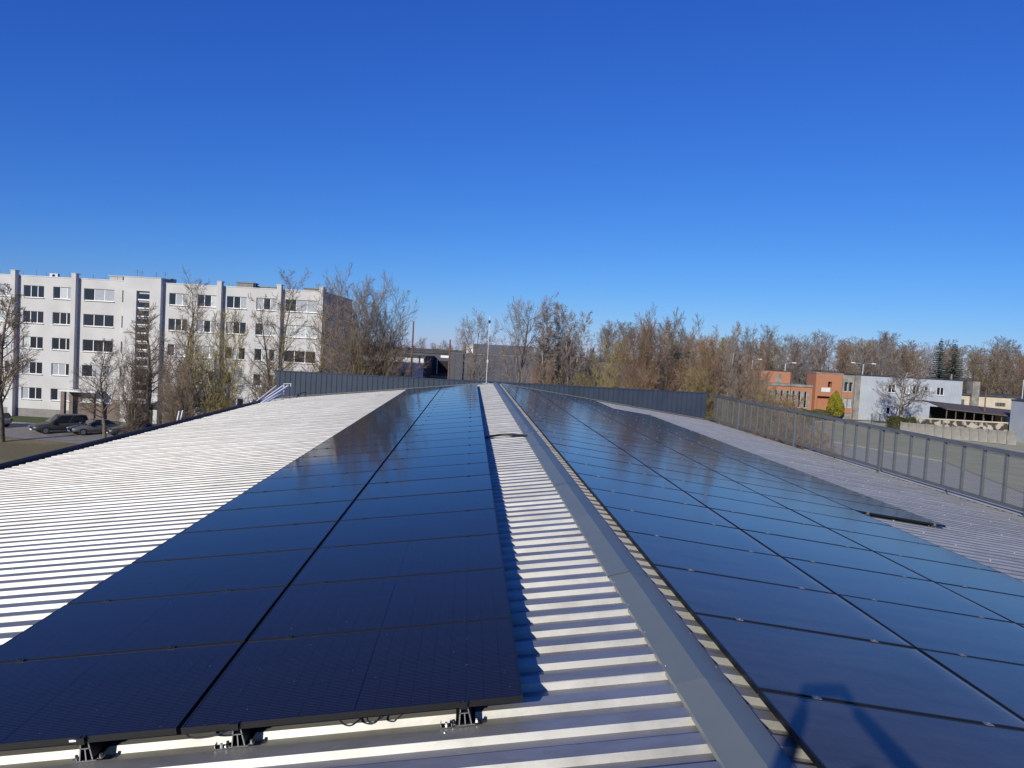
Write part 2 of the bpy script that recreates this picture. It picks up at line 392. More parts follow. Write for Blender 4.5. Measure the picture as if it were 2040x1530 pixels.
# sheets: four ribs each
PER, HR, CW, WB = 0.262, 0.038, 0.108, 0.017
def sheet_profile():
    pts = []          # (y, z) starting at mid crown
    y = 0.0
    pts.append((0.0, 0.0))
    for k in range(4):
        y0 = k*PER
        pts += [(y0+CW/2, 0), (y0+CW/2+WB, -HR), (y0+PER-CW/2-WB, -HR), (y0+PER-CW/2, 0)]
    pts += [(4*PER+0.004, 0.0), (4*PER+0.004, 0.0)]
    # lap lip over the next sheet
    pts[-2] = (4*PER-CW/2+0.001, 0.0055); pts[-1] = (4*PER+CW/2-0.004, 0.0055); pts.append((4*PER+CW/2-0.003, 0.0))
    return pts
PROF = sheet_profile()
def sheet_mesh(x0, x1, name):
    mb = MB(); n = len(PROF)
    for x in (x0, x1):
        for (y, z) in PROF: mb.v.append((x-x0 if x0 < x1 else 0, y, 0))
    mb.v = [((0 if i < n else x1-x0), PROF[i % n][0], PROF[i % n][1] + roof(x0 if i < n else x1) - roof(x0)) for i in range(2*n)]
    for i in range(n-1): mb.f.append((i, n+i, n+i+1, i+1))
    return mb.mesh(name, MT['roof'])
mL = sheet_mesh(XL, XG, 'roof_sheet'); mR = sheet_mesh(XG, XRT, 'roof_sheet')
NS = 42
for i in range(NS):
    y = YA + i*4*PER
    for me, x in ((mL, XL), (mR, XG)):
        o = link('roof_sheet', me, bld); o.location = Vector((x, y, roof(x))) - BO
# ridge cap in two metre lengths
cp = MB()
cap_prof = [(1.243, roof(1.243)-0.012), (1.248, roof(1.248)+0.010), (1.418, ZG+0.034), (1.585, roof(1.585)+0.010), (1.590, roof(1.590)-0.012)]
for i in range(len(cap_prof)-1):
    (xa, za), (xb, zb) = cap_prof[i], cap_prof[i+1]
    cp.quad((xa, 0, za), (xb, 0, zb), (xb, 2.06, zb+0.0), (xa, 2.06, za+0.0))
capm = cp.mesh('ridge_cap', MT['cap'])
for i in range(22):
    o = link('ridge_cap', capm, bld); o.location = Vector((random.uniform(-0.003, 0.003), YA+0.02+2.02*i, 0.002+0.004*(i % 2)+random.uniform(0,0.003))) - BO
    o.rotation_euler = (random.uniform(-0.0008,0.0008), random.uniform(-0.0003,0.0003), random.uniform(-0.0015,0.0015))
def dome(mb, x, y, z, r, h):
    mb.tube([(x,y,z),(x,y,z+h*0.5),(x,y,z+h)], [r, r*0.8, r*0.3], 6)
sc = MB()
for i in range(int((YB-YA)/PER)-1):
    y = YA + i*PER
    if i % 2 == 0:
        dome(sc, 1.262, y, roof(1.262)+0.008, 0.007, 0.009); dome(sc, 1.573, y, roof(1.573)+0.008, 0.007, 0.009)
o = pb(sc, 'ridge_screws', 'galv'); o['kind'] = 'stuff'
sc = MB()
for i in range(int((YB-YA)/PER)-1):
    y = YA + i*PER
    for kx in range(-9, 11):
        right = kx > 0
        x = XG + kx*1.18 + (0.12 if right else -0.25)
        if (i + 2*kx) % (3 if right else 4) or not (XL+0.1 < x < XRT-0.05): continue
        r_ = 0.017 if x > 5.8 else 0.0065
        dome(sc, x + random.uniform(-0.03, 0.03), y + random.uniform(-0.02, 0.02), roof(x), r_, r_)
o = pb(sc, 'roof_screws', 'galv'); o['kind'] = 'stuff'
# left eave: dark trim and gutter
zl = roof(XL)
gt = MB()
for (a, b) in [((-0.02,-0.075),(-0.02,-0.20)),((-0.02,-0.20),(-0.16,-0.20)),((-0.16,-0.20),(-0.17,0.085)),((-0.17,0.085),(-0.20,0.085)),((-0.20,0.085),(-0.20,-0.21))]:
    gt.quad((XL+a[0], YA, zl+a[1]), (XL+b[0], YA, zl+b[1]), (XL+b[0], YB, zl+b[1]), (XL+a[0], YB, zl+a[1]))
pb(gt, 'gutter', 'trim_dark')
zr = roof(XRT)
gt = MB()
for (a, b) in [((0.02,-0.06),(0.02,-0.22)),((0.02,-0.22),(0.15,-0.22)),((0.15,-0.22),(0.16,-0.035)),((0.16,-0.035),(0.185,-0.035))]:
    gt.quad((XRT+a[0], YA, zr+a[1]), (XRT+a[0], YB, zr+a[1]), (XRT+b[0], YB, zr+b[1]), (XRT+b[0], YA, zr+b[1]))
o = pb(gt, 'gutter', 'trim_dark')
# pale ledge outside the right gutter, under the railing
pb(MB().box(XRT+0.19, XRT+0.46, YA, 28.6, zr-0.34, zr-0.02), 'ledge', 'ledge')
# far parapet clad with upright ribs
ptop = EYE - 1.80
def parapet():
    mb = MB(); y = YB+0.02; x = -10.62; x1 = 13.44
    pts = []
    while x < x1 - 0.3:
        pts += [(x, 0), (x+0.205, 0), (x+0.222, 0.028), (x+0.248, 0.028), (x+0.265, 0)]
        x += 0.28
    pts.append((x1, 0))
    n = len(pts); k = 0
    for z in (6.55, ptop):
        for (px, dy) in pts: mb.v.append((px, y+dy, z))
    for i in range(n-1): mb.f.append((i, i+1, n+i+1, n+i))
    return mb
pb(parapet(), 'parapet_cladding', 'anthracite')
pb(MB().box(-10.58, 13.40, YB+0.055, YB+0.22, 6.5, ptop-0.002), 'parapet_wall', 'anthracite')
cop = MB()
for i in range(12):
    x0 = -10.66 + i*2.0125; x1 = x0+2.009
    cop = MB().prism([(YB-0.012, ptop-0.03),(YB-0.012, ptop+0.012),(YB+0.26, ptop+0.022),(YB+0.26, ptop-0.03)], lambda p: (x0, p[0], p[1]), lambda p: (x1, p[0], p[1]))
    pb(cop, 'coping', 'anthracite')
# pale flashing where the roof meets the parapet on the right slope
fl = MB(); 
fl.quad((XG+0.3, YB-0.10, roof(XG+0.3)+0.006), (XRT, YB-0.10, roof(XRT)+0.006), (XRT, YB+0.005, roof(XRT)+0.05), (XG+0.3, YB+0.005, roof(XG+0.3)+0.05))
fl.quad((XL, YB-0.10, roof(XL)+0.006), (XG-0.3, YB-0.10, roof(XG-0.3)+0.006), (XG-0.3, YB+0.005, roof(XG-0.3)+0.05), (XL, YB+0.005, roof(XL)+0.05))
pb(fl, 'flashing', 'roof')

# ------------------------------------------------------------------ solar panels
WL, DL, PLH, XL0, YL0 = 1.8043, 1.1391, 0.1441, 0.3775, 3.7601
WR, DR, PRH, XR0, YR0 = 1.6882, 1.1713, 0.0759, 1.6671, 3.8627
GAPX, GAPY, FT = 0.024, 0.024, 0.035
def panel_meshes(L, W, dust, rough, nm):
    fr = MB(); e = 0.011
    a, b = L/2, W/2
    fr.box(-a, a, -b, -b+e, -FT, 0).box(-a, a, b-e, b, -FT, 0).box(-a, -a+e, -b+e, b-e, -FT, 0).box(a-e, a, -b+e, b-e, -FT, 0)
    gl = MB(); gl.box(-a+e, a-e, -b+e, b-e, -0.008, -0.0015)
    return fr.mesh('frame', MT['frame']), gl.mesh('glass', panel_mat(nm, dust, rough, L-2*e, W-2*e))
frL, glL = panel_meshes(WL-GAPX, DL-GAPY, 0.022, 0.075, 'panel_glass_left')
frR, glR = panel_meshes(WR-GAPX, DR-GAPY, 0.44, 0.09, 'panel_glass_right')
def place_panel(side, c, r):
    if side == 'L':
        x = XL0 - (c+0.5)*WL*math.cos(SL); y = YL0 + (r+0.5)*DL; z = roof(x)+PLH; a = -SL
        lab = 'black solar panel left of the ridge, %s column, %s row from front' % (('ridge-side', 'outer')[c], ORD[r])
        fm, gm = frL, glL
    else:
        x = XR0 + (c+0.5)*WR*math.cos(SL); y = YR0 + (r+0.5)*DR; z = roof(x)+PRH; a = SL
        lab = 'dusty solar panel right of the ridge, %s column, %s row from front' % (ORD[c], ORD[r+1])
        fm, gm = frR, glR
    t = thing('solar_panel', lab, 'solar panel', (x, y, z), 0, 'solar panels on the roof')
    j = random.gauss
    t.rotation_euler = (j(0, 0.0013), a + j(0, 0.0013), j(0, 0.0004))
    link('frame', fm, t); link('glass', gm, t)
    return t
for r in range(30):
    for c in range(2):
        t = place_panel('L', c, r)
        if r == 0 and c == 1:
            put(MB().box(0.35, 0.43, -(DL-GAPY)/2-0.0012, -(DL-GAPY)/2, -0.024, -0.012), 'sticker', MT['white'], t)
for r in range(-1, 30):
    for c in range(3): place_panel('R', c, r)
for r in range(7, 25): place_panel('R', 3, r)

# ------------------------------------------------------------------ mounting rails with clamps
def rail_bars(h):
    """hat-shaped hollow section, (x,z) quads"""
    t = 0.004; w0, w1 = 0.036, 0.021
    P = [[(-w0-0.016,0),(w0+0.016,0),(w0+0.016,t),(-w0-0.016,t)],
         [(-w0,t),(-w0+t*1.5,t),(-w1+t*1.5,h),(-w1,h)], [(w0-t*1.5,t),(w0,t),(w1,h),(w1-t*1.5,h)],
         [(-w1-0.006,h*0.62),(w1+0.006,h*0.62),(w1+0.006,h*0.62+t),(-w1-0.006,h*0.62+t)],
         [(-0.003,t),(0.003,t),(0.003,h*0.62),(-0.003,h*0.62)],
         [(-w1,h-t),(-w1*0.35,h-t),(-w1*0.35,h),(-w1,h)], [(w1*0.35,h-t),(w1,h-t),(w1,h),(w1*0.35,h)]]
    return P
def rail_mesh(h, y0, y1, name, mat):
    mb = MB()
    for q in rail_bars(h): mb.prism(q, lambda p: (p[0], y0, p[1]), lambda p: (p[0], y1, p[1]))
    return mb.mesh(name, mat)
clm = {}
def clamp_mesh(key, h, mat):
    if key not in clm:
        mb = MB(); mb.box(-0.024, 0.024, -0.017, 0.017, 0.0005, 0.0055); mb.box(-0.02, 0.02, -0.006, 0.006, -FT, 0.0005)
        mb.tube([(0,0,0.0045),(0,0,0.011)], 0.0075, 6)
        clm[key] = mb.mesh('clamp', mat)
    return clm[key]
def rail(side, x, y0, n, step, lab, grp):
    h = (PLH if side == 'L' else PRH) - FT - 0.004
    a = -SL if side == 'L' else SL
    t = thing('mounting_rail', lab, 'rail', (x, y0, roof(x)+0.002), 0, grp); t.rotation_euler = (0, a, 0)
    y1 = n*step
    link('profile', rail_mesh(h, 0.035, y1, 'profile', MT['black']), t)
    link('rail_end', rail_mesh(h, 0.029, 0.035, 'rail_end', MT['clamp_grey']), t)
    top = (PLH if side == 'L' else PRH) - 0.002
    for r in range(0, n+1):
        me = clamp_mesh('m'+side, h, MT['black'] if side == 'L' else MT['clamp_grey'])
        o = link('clamp', me, t, (0, r*step, top*math.cos(SL)))
    ft = MB()
    for r in range(0, int(y1/1.035)):
        for sx_ in (-0.062, 0.062):
            yy = 0.058 + r*1.048
            ft.box(sx_-0.012, sx_+0.012, yy-0.018, yy+0.018, 0, 0.006); ft.tube([(sx_,yy,0.006),(sx_,yy,0.022)], 0.009, 6)
    put(ft, 'foot_screws', MT['alu'], t)['kind'] = 'stuff'
    return t
for x, lab in [(0.07, 'nearest the ridge'), (-1.11, 'second from the ridge'), (-1.88, 'third from the ridge'), (-2.85, 'at the outer edge')]:
    rail('L', x, YL0, 30, DL, 'black aluminium rail under the left solar panels, %s' % lab, 'rails under the left panels')
RN = ['nearest the ridge', 'second from the ridge', 'third from the ridge', 'fourth from the ridge', 'fifth from the ridge', 'outermost of the long ones']
for c in range(3):
    for k, f in enumerate((0.2, 0.8)):
        rail('R', XR0+(c+f)*WR*math.cos(SL), YR0-DR, 31, DR, 'aluminium rail under the right solar panels, %s' % RN[2*c+k], 'rails under the right panels')
for f, w in ((0.14, 'inner'), (0.86, 'outer')):
    rail('R', XR0+(3+f)*WR*math.cos(SL), YR0+7*DR-0.01, 18, DR, 'short aluminium rail ending in the open below the fourth panel column, %s one' % w, 'rails under the fourth column')
# loose bracket clips on the rib left of the front rails
for x, w in ((-1.20, 'the second front rail'), (-0.03, 'the front rail nearest the ridge')):
    y = YL0 + 0.045
    t = thing('bracket', 'small bare aluminium clip on the rib left of %s' % w, 'bracket', (x, y, roof(x)+0.001), 0, 'loose clips on the front rib'); t.rotation_euler = (0, -SL, 0)
    put(MB().box(-0.03,0.03,-0.02,0.02,0,0.003).box(-0.03,-0.027,-0.02,0.02,0.003,0.022).box(0.027,0.03,-0.02,0.02,0.003,0.022), 'plate', MT['alu'], t)
    put(MB().tube([(0,0,0.003),(0,0,0.02)], 0.008, 6), 'screw', MT['galv'], t)
# black cables hanging under the front edge
def curve_tube(pts, r, sides=8, n=8):
    P = [Vector(p) for p in pts]; out = []
    for i in range(len(P)-1):
        p0, p1, p2, p3 = P[max(i-1,0)], P[i], P[i+1], P[min(i+2,len(P)-1)]
        for k in range(n):
            t = k/n
            out.append(0.5*((2*p1)+(-p0+p2)*t+(2*p0-5*p1+4*p2-p3)*t*t+(-p0+3*p1-3*p2+p3)*t**3))
    out.append(P[-1]); return MB().tube(out, r, sides)
def cable(name, xs, lab):
    pts = [(x, YL0+dy, roof(x)+PLH-FT-dz*0.6) for x, dy, dz in xs]
    tag(put(curve_tube(pts, 0.0045), name, MT['rubber'], None, True), lab, 'cable')
cable('cable', [(-0.62,0.10,0.0),(-0.58,0.02,0.035),(-0.53,-0.005,0.05),(-0.49,0.02,0.03),(-0.46,0.06,0.01),(-0.44,0.01,0.04),(-0.40,0.0,0.045),(-0.37,0.05,0.0)], 'thin black cable looping below the front edge of the ridge-side panel')
cable('cable', [(-1.40,0.05,0.01),(-1.34,0.0,0.03),(-1.26,-0.004,0.035),(-1.20,0.0,0.02),(-1.12,0.04,0.0)], 'thin black cable bundle beneath the joint of the two front panels')
# corrugated conduit across the ridge
cd = MB(); pts = []
for i in range(60):
    t = i/59; x = 0.30 + t*0.98
    pts.append((x, 15.78 + 0.22*math.sin(t*PI*1.05) - 0.1*t, roof(x)+0.03+0.03*math.sin(t*PI)))
cd.tube(pts, [0.030 if i % 2 else 0.023 for i in range(60)], 8)
tag(put(cd, 'conduit', MT['rubber'], None, True), 'black corrugated conduit bridging the strip between left panels and ridge', 'conduit')
cd = MB(); pts = [(1.22+0.5*i/20, 16.15+0.12*math.sin(i*0.5), (roof(1.22+0.5*i/20) if abs(i-10)>8 else ZG)+0.048+(0.012 if 2<i<16 else 0)) for i in range(21)]
cd.tube(pts, 0.006, 6)
tag(put(cd, 'tie_wire', MT['alu'], None, True), 'thin bright wire lying across the grey ridge cap', 'wire')

# ------------------------------------------------------------------ mesh railing on the right eave
RX, RB, RT_ = 13.62, EYE-3.20, EYE-1.93
rl = thing('mesh_railing', 'grey steel railing with diamond mesh along the right eave', 'railing', (RX, 20, RB))
RO = Vector((RX, 20, RB))
BAY = 6.42/8
posts_y = [36.03 - 6.42*k for k in range(-1, 7)]
def rput(mb, name, mat, loc=(0,0,0)):
    o = put(mb, name, MT[mat], rl); o.location = Vector(loc) - RO; return o
ylo, yhi = posts_y[-1], YB - 0.03
postm = MB().box(-0.055, 0.055, -0.06, 0.06, -0.25, RT_-RB+0.0).mesh('post', MT['steel_grey'])
footm = MB().box(-0.08,0.08,-0.09,0.09,-0.26,-0.235).mesh('post_base', MT['steel_grey'])
barm = MB().box(-0.03, 0.03, -0.035, 0.035, 0.045, RT_-RB-0.001).mesh('bar', MT['steel_grey'])
for y in posts_y:
    if y < yhi:
        o = link('post', postm, rl); o.location = Vector((RX, y, RB)) - RO
        b_ = link('post_base', footm, o)
trm = MB().box(-0.06, 0.06, 0.003, 3.207, RT_-RB, RT_-RB+0.10).mesh('top_rail', MT['steel_grey'])
brm = MB().box(-0.03, 0.03, 0.062, 6.358, -0.04, 0.04).mesh('bottom_rail', MT['steel_grey'])
def lattice():
    W, z0, z1 = BAY-0.08, 0.045, RT_-RB-0.005
    mb = MB(); lw, sw = 0.080, 0.046; sl = sw/lw; H = z1-z0
    for sgn in (1, -1):
        n = int((W + H/sl)/lw)+2
        for i in range(-1, n):
            # line: y = y0 + sgn*(z/sl)
            y0 = (i*lw - H/sl) if sgn > 0 else i*lw
            zs = []
            ya, yb = y0, y0 + sgn*H/sl
            t0, t1 = 0.0, 1.0
            d = yb-ya
            for bound, s_ in ((0, 1), (W, -1)):
                if d*s_ > 0: t0 = max(t0, (bound-ya)/d)
                else: t1 = min(t1, (bound-ya)/d)
            if t1 - t0 < 0.01: continue
            pa = (0.004*sgn, ya+d*t0, z0+H*t0); pb_ = (0.004*sgn, ya+d*t1, z0+H*t1)
            mb.bar(pa, pb_, 0.003, 0.0076)
    return mb.mesh('mesh_panel', MT['mesh_grey'])
latm = lattice()
nb = int((yhi-ylo)/BAY)
for i in range(nb):
    y = ylo + i*BAY
    if i % 8:
        o = link('bar', barm, rl); o.location = Vector((RX-0.0, y, RB)) - RO
    o = link('mesh_panel', latm, rl); o.location = Vector((RX+0.012, y+0.04, RB)) - RO
    if i % 4 == 0 and y+3.2 < yhi+0.1:
        o = link('top_rail', trm, rl); o.location = Vector((RX, y, RB)) - RO
    if i % 8 == 0 and y + 6.3 < yhi+0.1:
        o = link('bottom_rail', brm, rl); o.location = Vector((RX, y, RB)) - RO
yend = posts_y[1]
rput(MB().box(RX-0.06, RX+0.06, 36.033, yhi, RT_, RT_+0.10), 'top_rail', 'steel_grey')
rput(MB().box(RX-0.03, RX+0.03, 36.082, yhi, RB-0.04, RB+0.04), 'bottom_rail', 'steel_grey')
for y in (19.8, 13.4, 26.2):
    rput(MB().bar((RX-0.02, y-0.03, RB-0.04), (XRT+0.1, y-0.35, zr-0.16), 0.02, 0.02), 'brace', 'trim_dark')

# ------------------------------------------------------------------ lightning rod at the ridge end
ld = thing('lightning_rod', 'thin grey lightning rod with small ball standing at the far ridge end', 'lightning rod', (0.90, YB-0.35, roof(0.9)))
zb = roof(0.9)
put(MB().box(-0.2,0.2,-0.04,0.04,0.0,0.03).box(-0.04,0.04,-0.2,0.2,0.03,0.05), 'foot', MT['galv'], ld)
put(MB().tube([(0,0,0.05),(0,0,1.35)], 0.026, 8), 'mast', MT['galv'], ld)
put(MB().tube([(0,0,1.35),(0,0,2.6)], 0.018, 8), 'upper_mast', MT['galv'], ld)
put(MB().tube([(0,0,2.6),(0,0,3.75)], [0.012, 0.009], 6), 'tip', MT['galv'], ld)
put(MB().tube([(0,0,3.32),(0,0,3.36),(0,0,3.42),(0,0,3.48),(0,0,3.52)], [0.01,0.055,0.075,0.055,0.01], 10), 'ball', MT['trim_dark'], ld, True)
put(MB().box(-0.045,0.045,-0.045,0.045,1.15,1.32), 'clamp_box', MT['galv'], ld)

# ------------------------------------------------------------------ rails and ladders at the left eave
lx = XL-0.1
def leaning(name, a, b, w, lab, cat, grp=None, h=None):
    base = Vector(a)
    o = put(MB().bar((0,0,0), tuple(Vector(b)-base), w, h), name, MT['alu_lit'], None); o.location = base
    return tag(o, lab, cat, grp)
MT['alu_lit'] = new_mat('sunlit_aluminium', (0.82, 0.82, 0.82), 0.5, 0.0)  # matt white copy of the aluminium, its sunlit brightness put into the colour
zz = roof(XL)
Lb = [((-10.75, 36.6, zz-0.35), (-9.62, 39.3, EYE-2.52), 0.085, 'longest and topmost'), ((-10.85, 36.9, zz-0.30), (-9.95, 39.5, EYE-2.55), 0.075, 'second from the top'),
      ((-10.9, 36.4, zz-0.30), (-10.25, 39.3, EYE-2.55), 0.045, 'thin rearmost'), ((-10.6, 36.5, zz-0.30), (-9.75, 38.9, EYE-2.85), 0.06, 'lowest')]
for a, b, w, lab in Lb:
    leaning('spare_rail', a, b, w, 'bare aluminium profile propped over the far left eave, %s of the bundle' % lab, 'profile', 'aluminium profiles propped at the eave')
sup = thing('prop_stand', 'two thin pale uprights propping the aluminium profiles by the parapet', 'stand', (-9.85, 39.4, roof(-9.85)))
put(MB().bar((0,0,0),(-0.03,0.0,0.80),0.025), 'leg', MT['alu_lit'], sup); put(MB().bar((0.36,0.1,0.04),(0.30,0.1,0.82),0.025), 'leg', MT['alu_lit'], sup)
put(MB().bar((-0.05,0.0,0.80),(0.34,0.1,0.82),0.025), 'crossbar', MT['alu_lit'], sup)
hp = MB()
for (a, b) in [((-10.95,36.4,zz-0.3),(-10.6,36.6,zz+0.02)), ((-11.0,36.5,zz+0.12),(-10.75,36.7,zz-0.1)), ((-10.8,36.9,zz-0.3),(-10.85,36.9,zz+0.1)), ((-10.5,37.6,zz-0.2),(-10.2,37.9,zz+0.22)), ((-10.6,36.2,zz-0.02),(-11.0,36.9,zz-0.05))]:
    hp.bar(a, b, 0.035)
o = put(hp, 'scrap_profiles', MT['alu_lit']); tag(o, 'tangle of short bright metal offcuts behind the far left eave', 'scrap metal')
lad = thing('ladder', 'aluminium ladder top leaning on the left eave', 'ladder', (-11.2, 27.9, 0))
for s_, q in ((-0.16, 'stile'), (0.16, 'stile')):
    put(MB().bar((-0.9, s_, 0), (0.45, s_, EYE-2.92), 0.03, 0.07), 'stile', MT['alu_lit'], lad)
rg = []
for i in range(24):
    t = (i+1)/25; put(MB().bar((-0.9+1.35*t, -0.15, (EYE-2.92)*t), (-0.9+1.35*t, 0.15, (EYE-2.92)*t), 0.03), 'rung', MT['alu_lit'], lad)

# ------------------------------------------------------------------ buildings: helpers
def facade(mb, x0, x1, z0, z1, ops, y=0.0, reveal=0.18):
    """wall face at y looking to -y with holes (xa,xb,za,zb) and their reveals"""
    xs = sorted({x0, x1, *[o[0] for o in ops], *[o[1] for o in ops]}); zs = sorted({z0, z1, *[o[2] for o in ops], *[o[3] for o in ops]})
    xs = [x for x in xs if x0 <= x <= x1]; zs = [z for z in zs if z0 <= z <= z1]
    for i in range(len(xs)-1):
        for j in range(len(zs)-1):
            cx, cz = (xs[i]+xs[i+1])/2, (zs[j]+zs[j+1])/2
            if any(o[0] < cx < o[1] and o[2] < cz < o[3] for o in ops): continue
            mb.quad((xs[i],y,zs[j]),(xs[i+1],y,zs[j]),(xs[i+1],y,zs[j+1]),(xs[i],y,zs[j+1]))
    for a, b, c, d in ops:
        Y2 = y+reveal
        mb.quad((a,y,c),(a,Y2,c),(a,Y2,d),(a,y,d)); mb.quad((b,y,c),(b,y,d),(b,Y2,d),(b,Y2,c))
        mb.quad((a,y,d),(a,Y2,d),(b,Y2,d),(b,y,d)); mb.quad((a,y,c),(b,y,c),(b,Y2,c),(a,Y2,c))
def window(parent, a, b, c, d, y, npan=3, mats=None, sill=True, fw=0.055, fmat='white'):
    fr = MB(); w = (b-a)/npan
    fr.box(a, b, y, y+0.06, c, c+fw).box(a, b, y, y+0.06, d-fw, d)
    for i in range(npan+1):
        x = a + i*w; h = fw if i in (0, npan) else fw*1.1
        xa = x if i == 0 else (x-fw if i == npan else x-h*0.6); xb = xa + (fw if i in (0,npan) else h*1.2)
        fr.box(xa, xb, y-0.002, y+0.058, c+fw, d-fw)
    o = put(fr, 'window', MT[fmat], parent)
    for i in range(npan):
        m = mats[i] if mats else 'glass_dark'
        put(MB().box(a+i*w+0.02, a+(i+1)*w-0.02, y+0.022, y+0.036, c+0.03, d-0.03), 'pane', MT[m], o)
    if sill: put(MB().box(a-0.03, b+0.03, y-0.32, y-0.003, c-0.06, c-0.012), 'sill', MT['white'], o)
    return o

# ------------------------------------------------------------------ apartment block
U0, D0 = -21.1, 80.5
ap = thing('apartment_block', 'pale grey five-storey apartment block with projecting stair tower on the left', 'building', spot(U0, D0), -YAW)
def X_(u): return u - U0
cols = [(-57.9,-55.42,3),(-54.25,-52.0,3),(-51.0,-48.75,3),(-47.6,-44.25,3),(-43.38,-42.9,1),(-38.2,-36.1,3),(-35.1,-32.85,3),(-31.85,-29.65,3),(-28.6,-26.3,3),(-25.4,-21.85,3)]
cols = [(-65,-62.6,3),(-61.4,-59,3)] + cols
ops = []
for (a, b, n_) in cols:
    for k in range(5):
        if n_ == 1 and k == 0: continue
        c = 1.95+2.81*k
        ops.append((X_(a), X_(b), c, c+1.30))
wl2 = MB(); ZT = 15.5
facade(wl2, X_(-67), 0, 0.9, ZT, ops, 0.0, 0.22)
wl2.quad((0,0,0.9),(0,13.5,0.9),(0,13.5,ZT),(0,0,ZT)); wl2.quad((0,13.5,0.9),(X_(-67),13.5,0.9),(X_(-67),13.5,ZT),(0,13.5,ZT)); wl2.quad((X_(-67),13.5,0.9),(X_(-67),0,0.9),(X_(-67),0,ZT),(X_(-67),13.5,ZT))
put(wl2, 'wall', MT['concrete_wall'], ap)
put(MB().box(X_(-66.97), -0.03, 0.03, 13.47, 0, 0.9), 'plinth', MT['plinth'], ap)
put(MB().box(X_(-66.9), -0.1, 0.25, 13.4, ZT-0.35, ZT-0.3), 'roof', MT['bitumen'], ap)
cpg = MB(); cpg.box(X_(-67.05), 0.05, -0.06, 0.24, ZT, ZT+0.07).box(-0.24, 0.05, 0.24, 13.55, ZT, ZT+0.07).box(X_(-67.05), -0.24, 13.3, 13.55, ZT, ZT+0.07)
put(cpg, 'coping', MT['white_wall'], ap)
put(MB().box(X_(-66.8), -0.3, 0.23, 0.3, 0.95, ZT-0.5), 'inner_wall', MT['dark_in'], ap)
rnd = random.Random(11)
for (a, b, n_) in cols:
    for k in range(5):
        if n_ == 1:
            if k: put(MB().box(X_(a)+0.02, X_(b)-0.02, 0.14, 0.18, 1.97+2.81*k, 3.23+2.81*k), 'window', MT['glass_dark'], ap)
            continue
        wide = b-a > 3
        r_ = rnd.random()
        if wide: mats = ['blind']*3 if r_ < 0.3 else (['glass_dark','curtain','curtain'] if r_ < 0.6 else ['glass_dark']*3)
        else:
            mats = [rnd.choice(['glass_dark','glass_dark','curtain','glass_dark','curtain','blind'] ) for _ in range(3)]
        window(ap, X_(a), X_(b), 1.95+2.81*k, 3.25+2.81*k, 0.13, n_, mats)
for u in (-55.32, -48.68, -32.75, -26.22, -21.62):
    z0 = 3.2 if abs(u+48.68) < 0.1 else 0.0
    o = put(MB().box(X_(u), X_(u)+0.50, -0.60, -0.002, z0, 15.98).box(X_(u)-0.03, X_(u)+0.53, -0.64, 0.3, 15.98, 16.05), 'pilaster', MT['concrete_wall'], ap)
# stair tower
tx0, tx1 = X_(-42.92), X_(-38.85); sx0, sx1 = X_(-41.5), X_(-40.05)
tw = MB(); facade(tw, tx0, tx1, 2.4, 15.95, [(sx0, sx1, 2.6, 14.5)], -0.62, 0.35)
tw.quad((tx0,0.0,0),(tx0,-0.62,0),(tx0,-0.62,15.95),(tx0,0.0,15.95)); tw.quad((tx1,-0.62,0),(tx1,0.0,0),(tx1,0.0,15.95),(tx1,-0.62,15.95))
tw.box(tx0-0.04, tx1+0.04, -0.68, 3.0, 15.95, 16.03)
tw.box(tx0+0.0, tx1, 0.02, 2.9, 15.5, 15.95)
tw.quad((tx0,-0.62,0.0),(X_(-41.95),-0.62,0.0),(X_(-41.95),-0.62,2.4),(tx0,-0.62,2.4)); tw.quad((X_(-39.3),-0.62,0),(tx1,-0.62,0),(tx1,-0.62,2.4),(X_(-39.3),-0.62,2.4))
put(tw, 'stair_tower', MT['concrete_wall'], ap)
put(MB().box(sx0, sx1, -0.28, -0.2, 2.6, 14.5), 'stair_wall', MT['pilaster'], ap)
for i in range(13):
    z = 2.72 + i*0.91
    w_ = put(MB().box(sx0+0.16, sx1-0.002, -0.31, -0.285, z, z+0.56), 'stair_window', MT['glass_dark'], ap)
    put(MB().box(sx0+0.14, sx1-0.003, -0.52, -0.32, z-0.15, z-0.02), 'sill', MT['white'], w_)
# entrances
put(MB().box(X_(-42.6), X_(-38.6), -2.3, -0.63, 2.3, 2.46), 'canopy', MT['pilaster'], ap)
put(MB().box(X_(-41.9), X_(-39.35), -0.6, -0.5, 0, 2.3), 'entrance_recess', MT['dark_in'], ap)
dr = put(MB().box(X_(-41.2), X_(-40.1), -0.66, -0.61, 0.1, 2.1), 'door', MT['glass_dark'], ap)
put(MB().box(X_(-41.3), X_(-41.2), -0.68, -0.6, 0.1, 2.2).box(X_(-40.1), X_(-40.0), -0.68, -0.6, 0.1, 2.2).box(X_(-41.3), X_(-40.0), -0.68, -0.6, 2.1, 2.25), 'door_frame', MT['white'], dr)
put(MB().box(X_(-49.1), X_(-45.15), -1.6, -0.005, 3.12, 3.34), 'porch_slab', MT['white_wall'], ap)
put(MB().box(X_(-48.95), X_(-48.55), -1.5, -1.1, 0, 3.12).box(X_(-45.6), X_(-45.3), -1.5, -1.1, 0, 3.12), 'porch_pillar', MT['brown_wall'], ap)
put(MB().box(X_(-48.9), X_(-47.62), -0.06, -0.003, 0, 3.12).box(X_(-44.2), X_(-43.0), -0.06, -0.003, 0, 2.4).box(X_(-47.62), X_(-44.2), -0.055, -0.003, 0, 1.9), 'porch_wall', MT['brown_wall'], ap)
